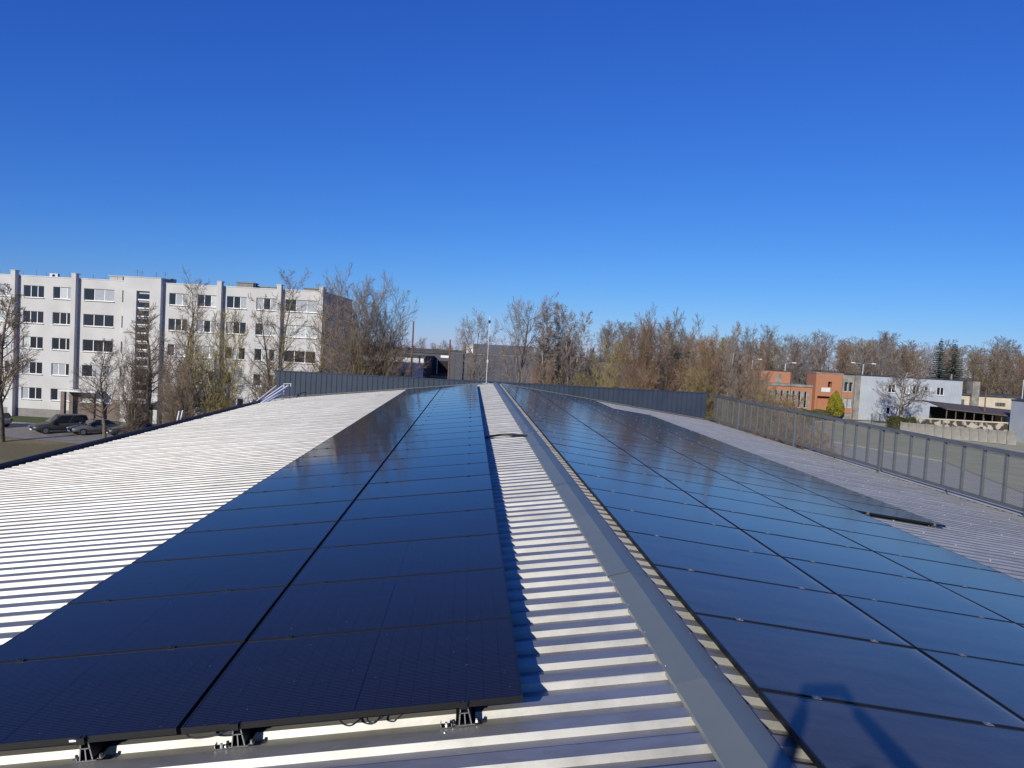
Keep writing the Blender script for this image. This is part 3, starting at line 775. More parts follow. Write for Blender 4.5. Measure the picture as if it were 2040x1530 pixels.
# roof plant
def plant(u, d, z, w, dp, h, mat, name):
    put(MB().box(X_(u)-w/2, X_(u)+w/2, d, d+dp, ZT-0.3, ZT+h).box(X_(u)-w/2-0.1, X_(u)+w/2+0.1, d-0.1, d+dp+0.1, ZT+h, ZT+h+0.1), name, MT[mat], ap)
plant(-46.3, 4, 0, 1.5, 1.5, 0.75, 'pilaster', 'vent_shaft'); plant(-44.0, 5, 0, 2.2, 1.5, 0.35, 'plinth', 'vent_shaft')
plant(-51.2, 4, 0, 3.4, 1.5, 0.28, 'plinth', 'vent_shaft'); plant(-40.9, 4, 0, 1.8, 1.2, 0.75, 'plinth', 'vent_shaft'); plant(-31.4, 4, 0, 1.9, 1.5, 0.8, 'plinth', 'vent_shaft')
plant(-29.3, 5, 0, 2.2, 1.5, 0.5, 'plinth', 'vent_shaft'); plant(-23.5, 4, 0, 2.2, 1.5, 0.55, 'plinth', 'vent_shaft')
ac = put(MB().box(X_(-52.2), X_(-51.3), 1.2, 1.6, ZT+0.02, ZT+0.5), 'air_conditioner', MT['white_wall'], ap)
put(MB().tube([(X_(-51.75),1.19,ZT+0.26),(X_(-51.75),1.18,ZT+0.26)], 0.17, 14), 'fan', MT['dark_in'], ac)
rw = MB()
for i in range(29):
    x = X_(-57+i*1.28); h = rnd.uniform(0.4, 0.8); y_ = rnd.choice([0.15, 2.5, 0.4])
    rw.bar((x, y_, ZT+0.05), (x+rnd.uniform(-.05,.05), y_, ZT+h), 0.025)
for i in range(8): rw.bar((-0.15, 0.5+i*1.7, ZT+0.05), (-0.15, 0.5+i*1.7, ZT+0.55), 0.03)
rw.bar((-0.15,0.5,ZT+0.5),(-0.15,12.6,ZT+0.5),0.02); rw.bar((X_(-57),1.5,ZT+0.05),(-0.3,1.5,ZT+0.05),0.012)
put(rw, 'lightning_wires', MT['steel_grey'], ap)['kind'] = 'stuff'
an = MB()
for x, h in ((X_(-42.3), 1.0), (X_(-41.8), 0.9), (X_(-39.2), 0.9), (X_(-40.2), 0.8)):
    an.bar((x, 1, 15.95), (x, 1, 15.95+h), 0.03)
    for q in range(3): an.bar((x-0.25, 1, 15.95+h-0.1-0.13*q), (x+0.25, 1, 15.95+h-0.1-0.13*q), 0.02)
put(an, 'antenna', MT['trim_dark'], ap)
for y_ in (5.3, 9.0):
    for k in range(5):
        put(MB().box(0.005, 0.03, y_, y_+0.7, 2.0+2.81*k, 3.6+2.81*k), 'end_window', MT['glass_dark'], ap)

# ------------------------------------------------------------------ cars
def make_car(loc, rz, paint, label, style='saloon', L=4.6, W=1.8, H=1.45):
    t = thing('parked_car', label, 'car', loc, rz, 'cars parked before the apartment block')
    pm = MT[paint]; hw = W/2
    # stations along the length (x forward): bottom, waist, half-width
    st = [(-L/2, 0.45, 0.80, 0.80), (-L/2+0.12, 0.28, 0.95, 0.93), (-L*0.30, 0.22, 1.0, 1.0), (0, 0.20, 0.97, 1.0), (L*0.20, 0.22, 0.94, 1.0), (L*0.36, 0.24, 0.86, 0.97), (L/2-0.18, 0.28, 0.76, 0.90), (L/2, 0.42, 0.62, 0.74)]
    if style != 'saloon': st = [(x, a, b*(1.06 if style == 'suv' else 1.03), c) for x, a, b, c in st]
    mb = MB(); ring = []
    for x, z0, z1, w in st:
        h_ = hw*w
        ring.append([(x,-h_*0.86,z0),(x,-h_,z0+(z1-z0)*0.35),(x,-h_*0.985,z0+(z1-z0)*0.72),(x,-h_*0.90,z1),(x,0,z1+0.035),(x,h_*0.90,z1),(x,h_*0.985,z0+(z1-z0)*0.72),(x,h_,z0+(z1-z0)*0.35),(x,h_*0.86,z0)])
    n = 9
    for r_ in ring: mb.v += r_
    for i in range(len(ring)-1):
        for j in range(n-1): mb.f.append((i*n+j, (i+1)*n+j, (i+1)*n+j+1, i*n+j+1))
        mb.f.append((i*n+n-1, (i+1)*n+n-1, (i+1)*n, i*n))
    mb.f.append(tuple(range(n))); mb.f.append(tuple(reversed(range((len(ring)-1)*n, len(ring)*n))))
    b_ = put(mb, 'body', pm, t, True); s_ = b_.modifiers.new('s', 'SUBSURF'); s_.levels = 1; s_.render_levels = 1
    zw = 0.93*(1.06 if style == 'suv' else 1.0)
    if style == 'saloon': cx = [(-L*0.36, zw), (-L*0.20, H-0.06), (L*0.03, H), (L*0.24, zw-0.03)]
    else: cx = [(-L*0.47, zw+0.04), (-L*0.42, H-0.06), (L*0.02, H), (L*0.23, zw)]
    cb = MB(); bw, tw_ = hw*0.88, hw*0.68
    v = [(cx[0][0],-bw,cx[0][1]),(cx[1][0],-tw_,cx[1][1]),(cx[2][0],-tw_,cx[2][1]),(cx[3][0],-bw,cx[3][1])]
    v += [(x,-y,z) for x,y,z in v]
    cb.v = v; cb.f = [(0,3,2,1),(4,5,6,7),(1,2,6,5),(0,1,5,4),(3,7,6,2),(0,4,7,3)]
    c_ = put(cb, 'cabin', pm, t); bevel(c_, 0.05, 2)
    def lerp(a, b, f): return tuple(a[i]+(b[i]-a[i])*f for i in range(3))
    def pane(q, name, off):
        c = tuple(sum(p[i] for p in q)/4 for i in range(3)); qq = [lerp(p, c, 0.13) for p in q]; qq = [(p[0]+off[0],p[1]+off[1],p[2]+off[2]) for p in qq]
        put(MB().quad(*qq), name, MT['glass_dark'], c_)
    pane([v[3],v[7],v[6],v[2]], 'windscreen', (0.02,0,0.02)); pane([v[0],v[1],v[5],v[4]], 'rear_window', (-0.02,0,0.02))
    for sg in (0, 4):
        q = [v[sg],v[sg+3],v[sg+2],v[sg+1]]; m0, m1 = lerp(q[0],q[1],0.55), lerp(q[3],q[2],0.5); oy = -0.015 if sg == 0 else 0.015
        pane([q[0],m0,m1,q[3]], 'side_window', (0,oy,0.0)); pane([m0,q[1],q[2],m1], 'side_window', (0,oy,0.0))
    for x in (-L*0.295, L*0.305):
        for y in (-1, 1):
            ya = y*(hw-0.19); yb = y*(hw+0.01)
            w_ = put(MB().tube([(x,ya,0.33),(x,yb,0.33)], 0.33, 18), 'wheel', MT['tyre'], t)
            put(MB().tube([(x,yb-y*0.005,0.33),(x,yb+y*0.012,0.33)], 0.22, 12), 'rim', MT['rim'], w_)
    for y in (-1, 1):
        put(MB().box(L/2-0.20, L/2-0.06, y*hw*0.62-0.17, y*hw*0.62+0.17, 0.57, 0.69), 'headlight', MT['lamp_glass'], t)
        put(MB().box(-L/2-0.0, -L/2+0.1, y*hw*0.66-0.13, y*hw*0.66+0.13, 0.68, 0.84), 'tail_light', MT['tail'], t)
        put(MB().box(L*0.17, L*0.22, y*(hw+0.02)-0.09, y*(hw+0.02)+0.09, 0.95, 1.08), 'mirror', pm, t)
    put(MB().box(L/2-0.07, L/2+0.005, -0.36, 0.36, 0.50, 0.64), 'grille', MT['black'], t)
    put(MB().box(L/2-0.02, L/2+0.025, -0.26, 0.26, 0.36, 0.47), 'number_plate', MT['white'], t)
    return t
MT['tail'] = new_mat('tail_lamp', (0.25, 0.01, 0.01), 0.2)
MT['car_silver'] = new_mat('silver_paint', (0.30, 0.32, 0.34), 0.3, 0.5)
MT['car_dark'] = new_mat('dark_paint', (0.06, 0.058, 0.056), 0.4, 0.1)
MT['car_grey'] = new_mat('grey_paint', (0.17, 0.165, 0.16), 0.45, 0.2)
MT['car_black'] = new_mat('black_paint', (0.045, 0.045, 0.046), 0.4, 0.1)
# facing left-front (towards the camera and to the left)
make_car(spot(-50.9, 70.9, 0.02), -YAW+R(180-12), 'car_silver', 'silver hatchback cut off by the left picture edge', 'wagon', 4.2, 1.75, 1.5)
make_car(spot(-43.1, 69.6, 0.02), -YAW+R(230), 'car_dark', 'large dark estate car, muddy, its nose towards the camera', 'suv', 4.9, 1.9, 1.72)
make_car(spot(-39.9, 69.9, 0.02), -YAW+R(232), 'car_grey', 'grey saloon parked between the dark estate and the black car', 'saloon', 4.6, 1.8, 1.43)
make_car(spot(-36.3, 70.0, 0.02), -YAW+R(228), 'car_black', 'black saloon rightmost in the row behind the bare tree', 'saloon', 4.7, 1.82, 1.45)

# ------------------------------------------------------------------ warehouses in the middle
def fr(u, d): return spot(u, d)
wh = thing('white_warehouse', 'low white shed with dark eaves behind the round bare tree', 'building', spot(-13.75, 112), -YAW)
put(MB().box(-10, 0, 0, 14, 0, 8.3), 'wall', MT['white_wall'], wh)
put(MB().box(0.003, 0.06, 0.2, 13.8, 0, 8.2), 'side_wall', MT['grey_hall'], wh)
put(MB().box(-10.3, 0.3, -0.12, 14.3, 8.3, 8.6), 'roof', MT['bitumen'], wh)
for q in range(4): put(MB().box(-3.3-1.9*q, -2.2-1.9*q, -0.04, -0.003, 5.0, 6.0), 'window', MT['glass_dark'], wh)
put(MB().box(-1.6, -0.5, -0.06, -0.003, 0, 5.2), 'door', MT['pale'], wh)
wh = thing('grey_shed', 'dark grey shed with two open black loading bays', 'building', spot(-13.3, 124), -YAW)
put(MB().box(-14, 2.8, 0.5, 12, 0, 9.0), 'wall', MT['grey_hall'], wh)
put(MB().box(-14.2, 2.9, 0.3, 12.2, 9.0, 9.4), 'roof', MT['bitumen'], wh)
put(MB().box(0.4, 2.6, 0.3, 0.498, 5.9, 7.8), 'loading_bay', MT['dark_in'], wh); put(MB().box(0.3, 0.45, 0.2, 0.49, 5.5, 8.0), 'bay_frame', MT['white'], wh)
put(MB().box(-0.4, 2.75, -3, 0.29, 5.0, 5.3), 'loading_ramp', MT['pale'], wh); put(MB().box(-0.2, 2.7, -2.6, 0.2, 2.0, 4.99), 'loading_bay', MT['dark_in'], wh)
put(MB().box(0.9, 2.4, 0.42, 0.497, 8.35, 8.75), 'sign_board', MT['white'], wh)
hall = thing('grey_hall', 'long windowless grey industrial hall behind the lightning rod', 'building', spot(-9.7, 110), -YAW)
hb = MB()
x = 0
while x < 15:
    hb.quad((x,0,0),(x+0.9,0,0),(x+0.9,0,9.3),(x,0,9.3)); hb.quad((x+0.9,0,0),(x+0.95,0.04,0),(x+0.95,0.04,9.3),(x+0.9,0,9.3)); hb.quad((x+0.95,0.04,0),(x+1.0,0,0),(x+1.0,0,9.3),(x+0.95,0.04,9.3)); x += 1
hb.quad((0,0,0),(0,0,9.3),(0,30,9.3),(0,30,0)); hb.quad((15,0,0),(15,30,0),(15,30,9.3),(15,0,9.3))
put(hb, 'wall', MT['grey_hall'], hall)
put(MB().box(-0.05, 15.05, -0.05, 30, 9.3, 9.42), 'roof', MT['bitumen'], hall)
put(MB().box(-0.06, 15.06, -0.07, -0.052, 9.33, 9.44), 'fascia', MT['pale'], hall)
put(MB().box(3, 13, 10, 22, 9.42, 11.0), 'upper_block', MT['grey_hall'], hall); put(MB().box(1.8, 2.9, 12, 14, 9.42, 10.9), 'vent_box', MT['white_wall'], hall)
rh = thing('far_hall', 'grey hall roof seen right of the birches at the road', 'building', spot(3, 150), -YAW)
put(MB().box(0, 30, 0, 20, 0, 9.0), 'wall', MT['grey_hall'], rh); put(MB().box(-0.2, 30.2, -0.2, 20.2, 9.0, 9.4), 'roof', MT['bitumen'], rh)
hs_ = thing('far_house', 'small pale house with red roof at the far end of the road', 'building', spot(28.5, 250), -YAW)
put(MB().box(0, 6, 0, 6, 0, 3.2), 'wall', MT['white_wall'], hs_)
put(MB().prism([(-0.3,3.2),(6.3,3.2),(3,6.0)], lambda p: (p[0], -0.3, p[1]), lambda p: (p[0], 6.3, p[1])), 'roof', MT['brick'], hs_)

def pole(name, u, d, h, r, mat, lab, cat='pole', arms=None):
    t = thing(name, lab, cat, spot(u, d), -YAW)
    put(MB().tube([(0,0,0),(0,0,h)], [r, r*0.7], 8), 'shaft', MT[mat], t)
    if arms:
        for k, (a, lamp) in enumerate(arms):
            put(MB().tube([(0,0,h),(a*0.5,0,h+0.25),(a,0,h+0.30)], 0.05, 6), 'arm', MT[mat], t)
            if lamp: put(MB().box(min(a, a+0.9*np.sign(a)), max(a, a+0.9*np.sign(a)), -0.16, 0.16, h+0.22, h+0.40), 'lamp_head', MT['white'], t)
    return t
pole('chimney_pipe', -9.3, 106, 11.3, 0.16, 'rust', 'slim dark steel chimney at the left end of the grey hall', 'chimney')
pole('utility_pole', -15.3, 110, 13.8, 0.16, 'rust', 'dark wooden utility pole right of the round bare tree')
pole('street_lamp', 35.5, 300, 12, 0.14, 'galv', 'distant double-headed street lamp beside the road', 'street lamp', [(1.6, True), (-1.6, True)])
pole('street_lamp', 54, 165, 11.0, 0.10, 'galv', 'street lamp left of the brick building, head above its roof', 'street lamp', [(1.2, True)])
pole('street_lamp', 61.5, 165, 10.6, 0.10, 'galv', 'street lamp behind the brick block, head against the pale tree', 'street lamp', [(1.5, True)])
pole('street_lamp', 80.5, 168, 11.4, 0.10, 'galv', 'double street lamp above the roof of the grey clad building', 'street lamp', [(1.9, True), (-1.9, True)])
pole('street_lamp', 98.0, 140, 9.9, 0.10, 'galv', 'large white street lamp head at the right by the beige shed', 'street lamp', [(2.2, True), (1.0, True)])
pole('utility_pole', 80.6, 124, 8.0, 0.13, 'rust', 'rusty brown post standing in front of the canopy shed', 'pole')
pole('utility_pole', 53.5, 140, 8.8, 0.09, 'rust', 'thin rusty post in front of the low brick wing', 'pole')
sg = thing('road_sign', 'small diamond road sign on a post beside the far road', 'road sign', spot(37.5, 300), -YAW)
put(MB().tube([(0,0,0),(0,0,2.6)], 0.06, 6), 'post', MT['galv'], sg); put(MB().poly([(0,-0.08,1.6),(0.9,-0.08,2.5),(0,-0.08,3.4),(-0.9,-0.08,2.5)]).poly([(0,-0.06,1.6),(-0.9,-0.06,2.5),(0,-0.06,3.4),(0.9,-0.06,2.5)]), 'plate', MT['white'], sg)
put(MB().poly([(0,-0.09,1.95),(0.55,-0.09,2.5),(0,-0.09,3.05),(-0.55,-0.09,2.5)]), 'centre', MT['sign_yellow'] if 'sign_yellow' in MT else new_mat('sign_yellow', (0.7,0.5,0.05), 0.5), sg)

# ------------------------------------------------------------------ brick complex on the right
bk = thing('brick_building', 'orange brick building with low windowed wing and arched windows', 'building', spot(52.4, 150), -YAW)
x_m0, x_m1, x_a1 = 9.4, 14.8, 17.1
ops = [(0.5+1.22*i, 0.5+1.22*i+0.55, 1.7, 5.1) for i in range(7)]
wb = MB(); facade(wb, -4.0, x_m0, 0, 6.0, ops, 0, 0.2); wb.quad((-4,0,0),(-4,0,6.0),(-4,14,6.0),(-4,14,0))
put(wb, 'wing_wall', MT['brick'], bk)
put(MB().box(-4.1, x_m0-0.003, -0.25, 14.2, 6.0, 6.45), 'wing_parapet', MT['pale'], bk)
for i in range(7): window(bk, ops[i][0], ops[i][1], 1.7, 5.1, 0.1, 1, ['glass_dark'], False, 0.05)
for i in range(8):
    xx = 0.5+1.22*i-0.64
    put(MB().box(xx, xx+0.58, -0.1, -0.003, 1.6, 5.15), 'concrete_pier', MT['pale'], bk)
ub = MB(); ub.box(0.3, 6.6, 5, 12, 6.45, 8.9); put(ub, 'upper_block', MT['brick'], bk); put(MB().box(0.2, 6.7, 4.9, 12.1, 8.9, 9.05), 'upper_coping', MT['bitumen'], bk)
put(MB().box(3.5, 4.7, 4.94, 4.998, 6.5, 8.3), 'door', MT['pale'], bk)
mb_ = MB(); facade(mb_, x_m0, x_m1, 1.2, 9.0, [(11.9,12.7,6.3,7.4),(9.9,12.6,1.21,4.4)], -1.5, 1.2)
mb_.quad((x_m0,3,1.2),(x_m0,3,9.0),(x_m1,3,9.0),(x_m1,3,1.2)); mb_.quad((x_m0,-1.5,1.2),(x_m0,-1.5,9.0),(x_m0,3,9.0),(x_m0,3,1.2)); mb_.quad((x_m1,-1.5,1.2),(x_m1,3,1.2),(x_m1,3,9.0),(x_m1,-1.5,9.0))
put(mb_, 'main_wall', MT['brick'], bk)
put(MB().box(x_m0-0.1, x_m1+0.1, -1.6, 3.1, 9.0, 9.2), 'main_coping', MT['pale'], bk)
put(MB().box(9.9, 12.6, -0.32, -0.28, 1.2, 4.4), 'entrance_recess', MT['brick'], bk)
put(MB().box(x_m0, x_a1, -1.52, 12, 0, 1.19), 'plinth', MT['pale'], bk)
put(MB().box(10.6, 13.0-0.6, -1.58, -1.503, 5.3, 6.15), 'sign_board', MT['white_wall'], bk)
window(bk, 13.2, 13.9, 5.9, 7.4, -1.45, 1, ['curtain'], False)
aw = MB(); facade(aw, x_m1+0.003, x_a1, 1.2, 8.95, [(15.15,15.85,5.6,7.2),(16.1,16.8,5.6,7.2),(15.1,15.85,2.3,4.1),(16.1,16.9,2.3,4.1)], -1.65, 0.2)
aw.quad((x_a1,-1.65,0),(x_a1,12,0),(x_a1,12,8.95),(x_a1,-1.65,8.95)); put(aw, 'arch_bay', MT['pale'], bk)
for a in (15.15, 16.1):
    w_ = window(bk, a, a+0.7, 5.6, 7.2, -1.56, 1, ['glass_dark'], False)
    put(MB().prism([(a+0.35+0.35*math.cos(q*PI/8), 7.2+0.35*math.sin(q*PI/8)) for q in range(9)], lambda p: (p[0], -1.70, p[1]), lambda p: (p[0], -1.66, p[1])), 'arch_pane', MT['glass_dark'], w_)
    window(bk, a-0.04, a+0.74, 2.3, 4.1, -1.56, 1, ['curtain'], False)
    put(MB().box(a-0.15, a+0.85, -1.72, -1.655, 4.3, 5.5), 'brick_infill', MT['brick'], bk); put(MB().box(a-0.15, a+0.85, -1.72, -1.655, 1.25, 2.2), 'brick_infill', MT['brick'], bk)
gb = thing('grey_clad_building', 'two-storey building in pale grey ribbed cladding with white windows', 'building', spot(69.6, 148.4), -YAW)
ops = [(6.9,8.4,5.85,7.55),(9.9,11.3,5.85,7.55),(11.9,13.35,5.85,7.55),(14.3,15.7,6.6,7.5),(16.8,18.3,5.85,7.5),(6.9,8.4,1.4,2.9),(9.4,10.3,0.9,2.9)]
gw = MB(); facade(gw, 0.0, 22.0, 0, 9.0, ops, 0, 0.12)
gw.quad((22,0,0),(22,14,0),(22,14,9.0),(22,0,9.0)); gw.quad((0,0,0),(0,0,9),(0,14,9),(0,14,0))
put(gw, 'wall', MT['grey_clad'], gb)
ribm = MB().box(0, 0.10, -0.05, -0.001, 0.02, 8.98)
rb_ = MB()
for i in range(72):
    x = 1.2+i*0.29
    segs = [(0.02, 8.98)]
    for a, b, c, d in ops:
        if a-0.1 < x < b: 
            ns = []
            for (p, q) in segs:
                if c > p: ns.append((p, min(q, c)))
                if d < q: ns.append((max(p, d), q))
            segs = ns
    for p, q in segs: rb_.box(x, x+0.12, -0.10, -0.001, p, q)
put(rb_, 'cladding_ribs', MT['grey_clad'], gb)['kind'] = 'stuff'
put(MB().box(-0.15, 22.15, -0.15, 14, 9.0, 9.15), 'roof', MT['trim_dark'], gb)
for i, (a, b, c, d) in enumerate(ops): window(gb, a, b, c, d, 0.05, 2 if b-a > 1.0 else 1, ['glass_dark', 'curtain'] if i % 2 else ['glass_dark', 'glass_dark'], i < 5, 0.09)
put(MB().box(0.0, 1.15, -0.3, -0.003, 0, 9.0), 'corner_pier', MT['pale'], gb)
put(MB().box(18.6, 19.5, -0.45, -0.06, 3.5, 4.3), 'air_conditioner', MT['white'], gb)
put(MB().box(20.1, 20.35, 1, 1.25, 9.15, 10.3), 'flue', MT['pale'], gb)
put(MB().box(9.35, 10.35, -1.0, -0.06, 3.0, 3.12), 'door_canopy', MT['white'], gb)
yf = thing('yard_fence', 'dark wire fence with gate before the grey clad building', 'fence', spot(70.0, 141), -YAW)
for i in range(6): put(MB().bar((i*1.5,0,0),(i*1.5,0,1.9),0.09), 'post', MT['trim_dark'], yf)
put(MB().bar((0,0,1.8),(7.5,0,1.8),0.05).bar((0,0,0.3),(7.5,0,0.3),0.05), 'rail', MT['trim_dark'], yf)
wm_ = MB()
for i in range(50): wm_.bar((i*0.15,0,0.3),(i*0.15,0,1.8),0.018)
put(wm_, 'wires', MT['trim_dark'], yf)['kind'] = 'stuff'

sh = thing('beige_shed', 'long low beige shed with flat dark roof beyond the canopy', 'building', spot(95.6, 156), -YAW)
put(MB().box(-1, 30, 0, 12, 0, 6.0), 'wall', MT['beige'], sh); put(MB().box(-1.3, 30.3, -0.5, 12.3, 6.0, 6.35), 'roof', MT['bitumen'], sh)
put(MB().box(8.0, 10.1, -0.06, -0.003, 4.0, 4.75), 'grille', MT['dark_in'], sh)
for i in range(6): put(MB().box(8.15+0.34*i, 8.25+0.34*i, -0.1, -0.062, 3.98, 4.77), 'grille_bar', MT['pale'], sh)
put(MB().box(2.4, 3.9, -0.8, 1.2, 0, 9.0), 'chimney', MT['pale'], sh)
an_ = thing('annex', 'small beige annex with cluttered flat roof by the grey building', 'building', spot(91.3, 152), -YAW)
put(MB().box(0.2, 5.2, 0, 8, 0, 3.6), 'wall', MT['beige'], an_); put(MB().box(0, 5.4, -0.4, 8.2, 3.6, 3.85), 'roof', MT['bitumen'], an_)
put(MB().box(2.0, 4.4, 2, 4, 3.85, 5.1), 'roof_unit', MT['steel_grey'], an_); put(MB().box(0.6, 1.5, 1, 2, 3.85, 4.5), 'roof_unit', MT['trim_dark'], an_)
cn = thing('canopy_shed', 'open dark timber canopy with sagging brown roof on posts', 'shed', spot(73.9, 122), -YAW)
put(MB().prism([(0,4.3),(0,4.45),(8,5.3),(8,5.1)], lambda p: (-1.0+p[0]*0.15, p[0], p[1]), lambda p: (12.5+p[0]*0.15, p[0], p[1]-0.75)), 'roof', MT['old_wood'], cn)
put(MB().prism([(8,5.12),(8,5.32),(15,5.2),(15,5.0)], lambda p: (0.3, p[0], p[1]), lambda p: (17.0, p[0], p[1]-0.9)), 'rear_roof', MT['bitumen'], cn)
for i in range(9): put(MB().bar((-0.6+1.55*i, 0.5, 0), (-0.6+1.55*i, 0.5, 4.3-0.085*i), 0.14), 'post', MT['old_wood'], cn)
put(MB().box(1.5, 14, 9, 9.2, 0, 4.3), 'back_wall', MT['dark_in'], cn)
put(MB().box(13.2, 16.4, 6, 10, 0, 3.6), 'side_wall', MT['beige'], cn)
cf = thing('concrete_fence', 'weathered concrete panel fence below the canopy shed', 'fence', spot(63.5, 118.3), -YAW)
dx, dy_ = 9.6/8, -12.6/11
pm_ = MB().bar((0.05,0,1.05),(1.0,-0.62,1.05),0.09,2.0).mesh('panel', MT['pale'])
for i in range(13):
    o = link('panel', pm_, cf, (i*1.0, -i*0.66, random.uniform(-0.06,0.06)))
    if i % 1 == 0: put(MB().bar((i*1.0,-i*0.66,0),(i*1.0,-i*0.66,2.2),0.13), 'post', MT['pale'], cf)
lw_ = thing('peeling_wall', 'long low wall with peeling white plaster under the canopy', 'wall', spot(67.5, 121), -YAW)
MT['peel'] = noisy('peeling_plaster', (0.06,0.05,0.045), (0.42,0.38,0.31), 0.9, 0.95, lo=0.48, hi=0.54, detail=9)
put(MB().box(0, 16.6, 0, 0.3, 0, 2.6), 'wall', MT['peel'], lw_); put(MB().box(-0.1, 16.7, -0.12, 0.42, 2.6, 2.78), 'coping', MT['beige'], lw_)
gr = thing('corrugated_hall', 'grey corrugated building cut off by the right picture edge', 'building', spot(82.3, 108), -YAW)
cm = MB(); x = 0
while x < 8:
    cm.quad((x,0,0),(x+0.12,-0.04,0),(x+0.12,-0.04,6.5+0.06*x),(x,0,6.5+0.06*x)); cm.quad((x+0.12,-0.04,0),(x+0.24,0,0),(x+0.24,0,6.5+0.06*x),(x+0.12,-0.04,6.5+0.06*x)); x += 0.24
cm.quad((0,0,0),(0,0,6.5),(0,12,6.5),(0,12,0))
put(cm, 'wall', MT['grey_clad'], gr); put(MB().prism([(-0.1,6.5),(-0.1,6.7),(8,7.4),(8,7.2)], lambda p: (p[0],-0.15,p[1]), lambda p: (p[0],12,p[1])), 'roof', MT['bitumen'], gr)

# ------------------------------------------------------------------ plants
def leaf_cloud(n, fn, size, rs):
    mb = MB()
    for _ in range(n):
        p, nrm = fn(rs)
        a = Vector((rs.gauss(0,1), rs.gauss(0,1), rs.gauss(0,1))).normalized(); a = (a + 0.6*Vector(nrm)).normalized()
        b = a.orthogonal().normalized(); b.rotate(Matrix.Rotation(rs.uniform(0, 2*PI), 3, a)); c = a.cross(b); s_ = size*rs.uniform(0.6, 1.4)
        p = Vector(p); k = len(mb.v)
        mb.v += [tuple(p-b*s_), tuple(p+c*s_*0.5), tuple(p+b*s_), tuple(p-c*s_*0.5)]; mb.f.append((k,k+1,k+2,k+3))
    return mb
def hedge(u0, u1, d, w, h, mat, lab, n=7000):
    t = thing('hedge', lab, 'hedge', spot(u0, d), -YAW); rs = random.Random(int(u0*10))
    L = u1-u0
    def fn(r):
        x = r.uniform(0, L); hh = h*(0.92+0.08*math.sin(x*1.7)); q = r.random()
        if q < 0.5: return (x, -w/2+abs(r.gauss(0,0.12)), r.uniform(0, hh)), (0,-1,0.3)
        if q < 0.9: return (x, r.uniform(-w/2, w/2), hh-abs(r.gauss(0,0.12))), (0,0,1)
        return (r.choice([0, L])+r.gauss(0,0.1), r.uniform(-w/2,w/2), r.uniform(0,hh)), (0,-0.5,0.3)
    put(leaf_cloud(n, fn, 0.13, rs), 'leaves', MT[mat], t)
    put(MB().box(0.15, L-0.15, -w/2+0.2, w/2-0.2, 0, h*0.85), 'branches', MT['twig'], t)
hedge(52.0, 62.5, 142, 2.2, 2.0, 'hedge_green', 'clipped green hedge before the low brick wing')
hedge(66.5, 72.2, 127.5, 2.0, 2.4, 'hedge', 'dark clipped hedge at the foot of the spreading tree')
hedge(48.5, 53.0, 128, 2.5, 1.6, 'hedge', 'rough brown shrubbery left of the clipped green hedge', 3000)
th = thing('thuja', 'golden-green egg-shaped thuja in front of the brick building', 'tree', spot(65.0, 146), -YAW)
def thf(r):
    z = r.random()**0.8; ang = r.uniform(0, 2*PI); prof = math.sin(PI*min(1, (z*0.93+0.07)**0.62))**0.75; rad = 1.62*prof*(0.72+0.28*r.random()**0.4)*(1+0.10*math.sin(ang*5+z*9))
    return (rad*math.cos(ang), rad*math.sin(ang), 0.7+5.0*z), (math.cos(ang), math.sin(ang), 0.5)
put(leaf_cloud(9000, thf, 0.12, random.Random(5)), 'foliage', MT['thuja'], th); put(MB().tube([(0,0,0),(0,0,4.6)], [0.15, 0.04], 7), 'trunk', MT['bark'], th)
def spruce_mesh(seed, H, RW):
    r = random.Random(seed); mb = MB()
    n = 34
    for i in range(n):
        z = 1.0 + (H-1.1)*(i/n)**0.92; R_ = RW*(1-(z/H))**0.85*r.uniform(0.85, 1.12) + 0.12
        nb_ = max(5, int(13*(1-i/n))+4)
        for k in range(nb_):
            a = r.uniform(0, 2*PI); L = R_*r.uniform(0.75, 1.1); ns = max(3, int(L*4.5))
            for q in range(ns):
                t = (q+0.5)/ns; rr = L*t; zz_ = z - 0.30*rr + 0.16*rr*t + r.gauss(0, 0.05)
                for w in range(6):
                    sp = 0.34*(1-t*0.55); off = r.uniform(-sp, sp)
                    p = Vector((rr*math.cos(a)-off*math.sin(a), rr*math.sin(a)+off*math.cos(a), zz_-abs(off)*0.3+r.gauss(0,.05)))
                    d_ = Vector((math.cos(a+off*2), math.sin(a+off*2), r.uniform(-0.5, 0.1))).normalized()*r.uniform(0.16,0.30); s_ = Vector((-math.sin(a), math.cos(a), r.uniform(-0.4,0.4)))*0.12
                    k0 = len(mb.v); mb.v += [tuple(p-s_), tuple(p+d_*0.5-s_*0.3+Vector((0,0,-0.05))), tuple(p+d_), tuple(p+s_)]; mb.f.append((k0,k0+1,k0+2,k0+3))
    return mb
for (u, d, H, RW, lab, sd) in [(100.3, 172, 18.4, 4.4, 'left and taller of the two dark blue-green spruces', 3), (104.3, 173, 17.9, 4.8, 'right of the two dark blue-green spruces, slightly shorter', 4)]:
    t = thing('spruce', lab, 'tree', spot(u, d), -YAW, 'spruces behind the sheds')
    put(spruce_mesh(sd, H, RW), 'crown', MT['spruce'], t); put(MB().tube([(0,0,0),(0,0,H)], [0.25, 0.02], 7), 'trunk', MT['bark'], t)

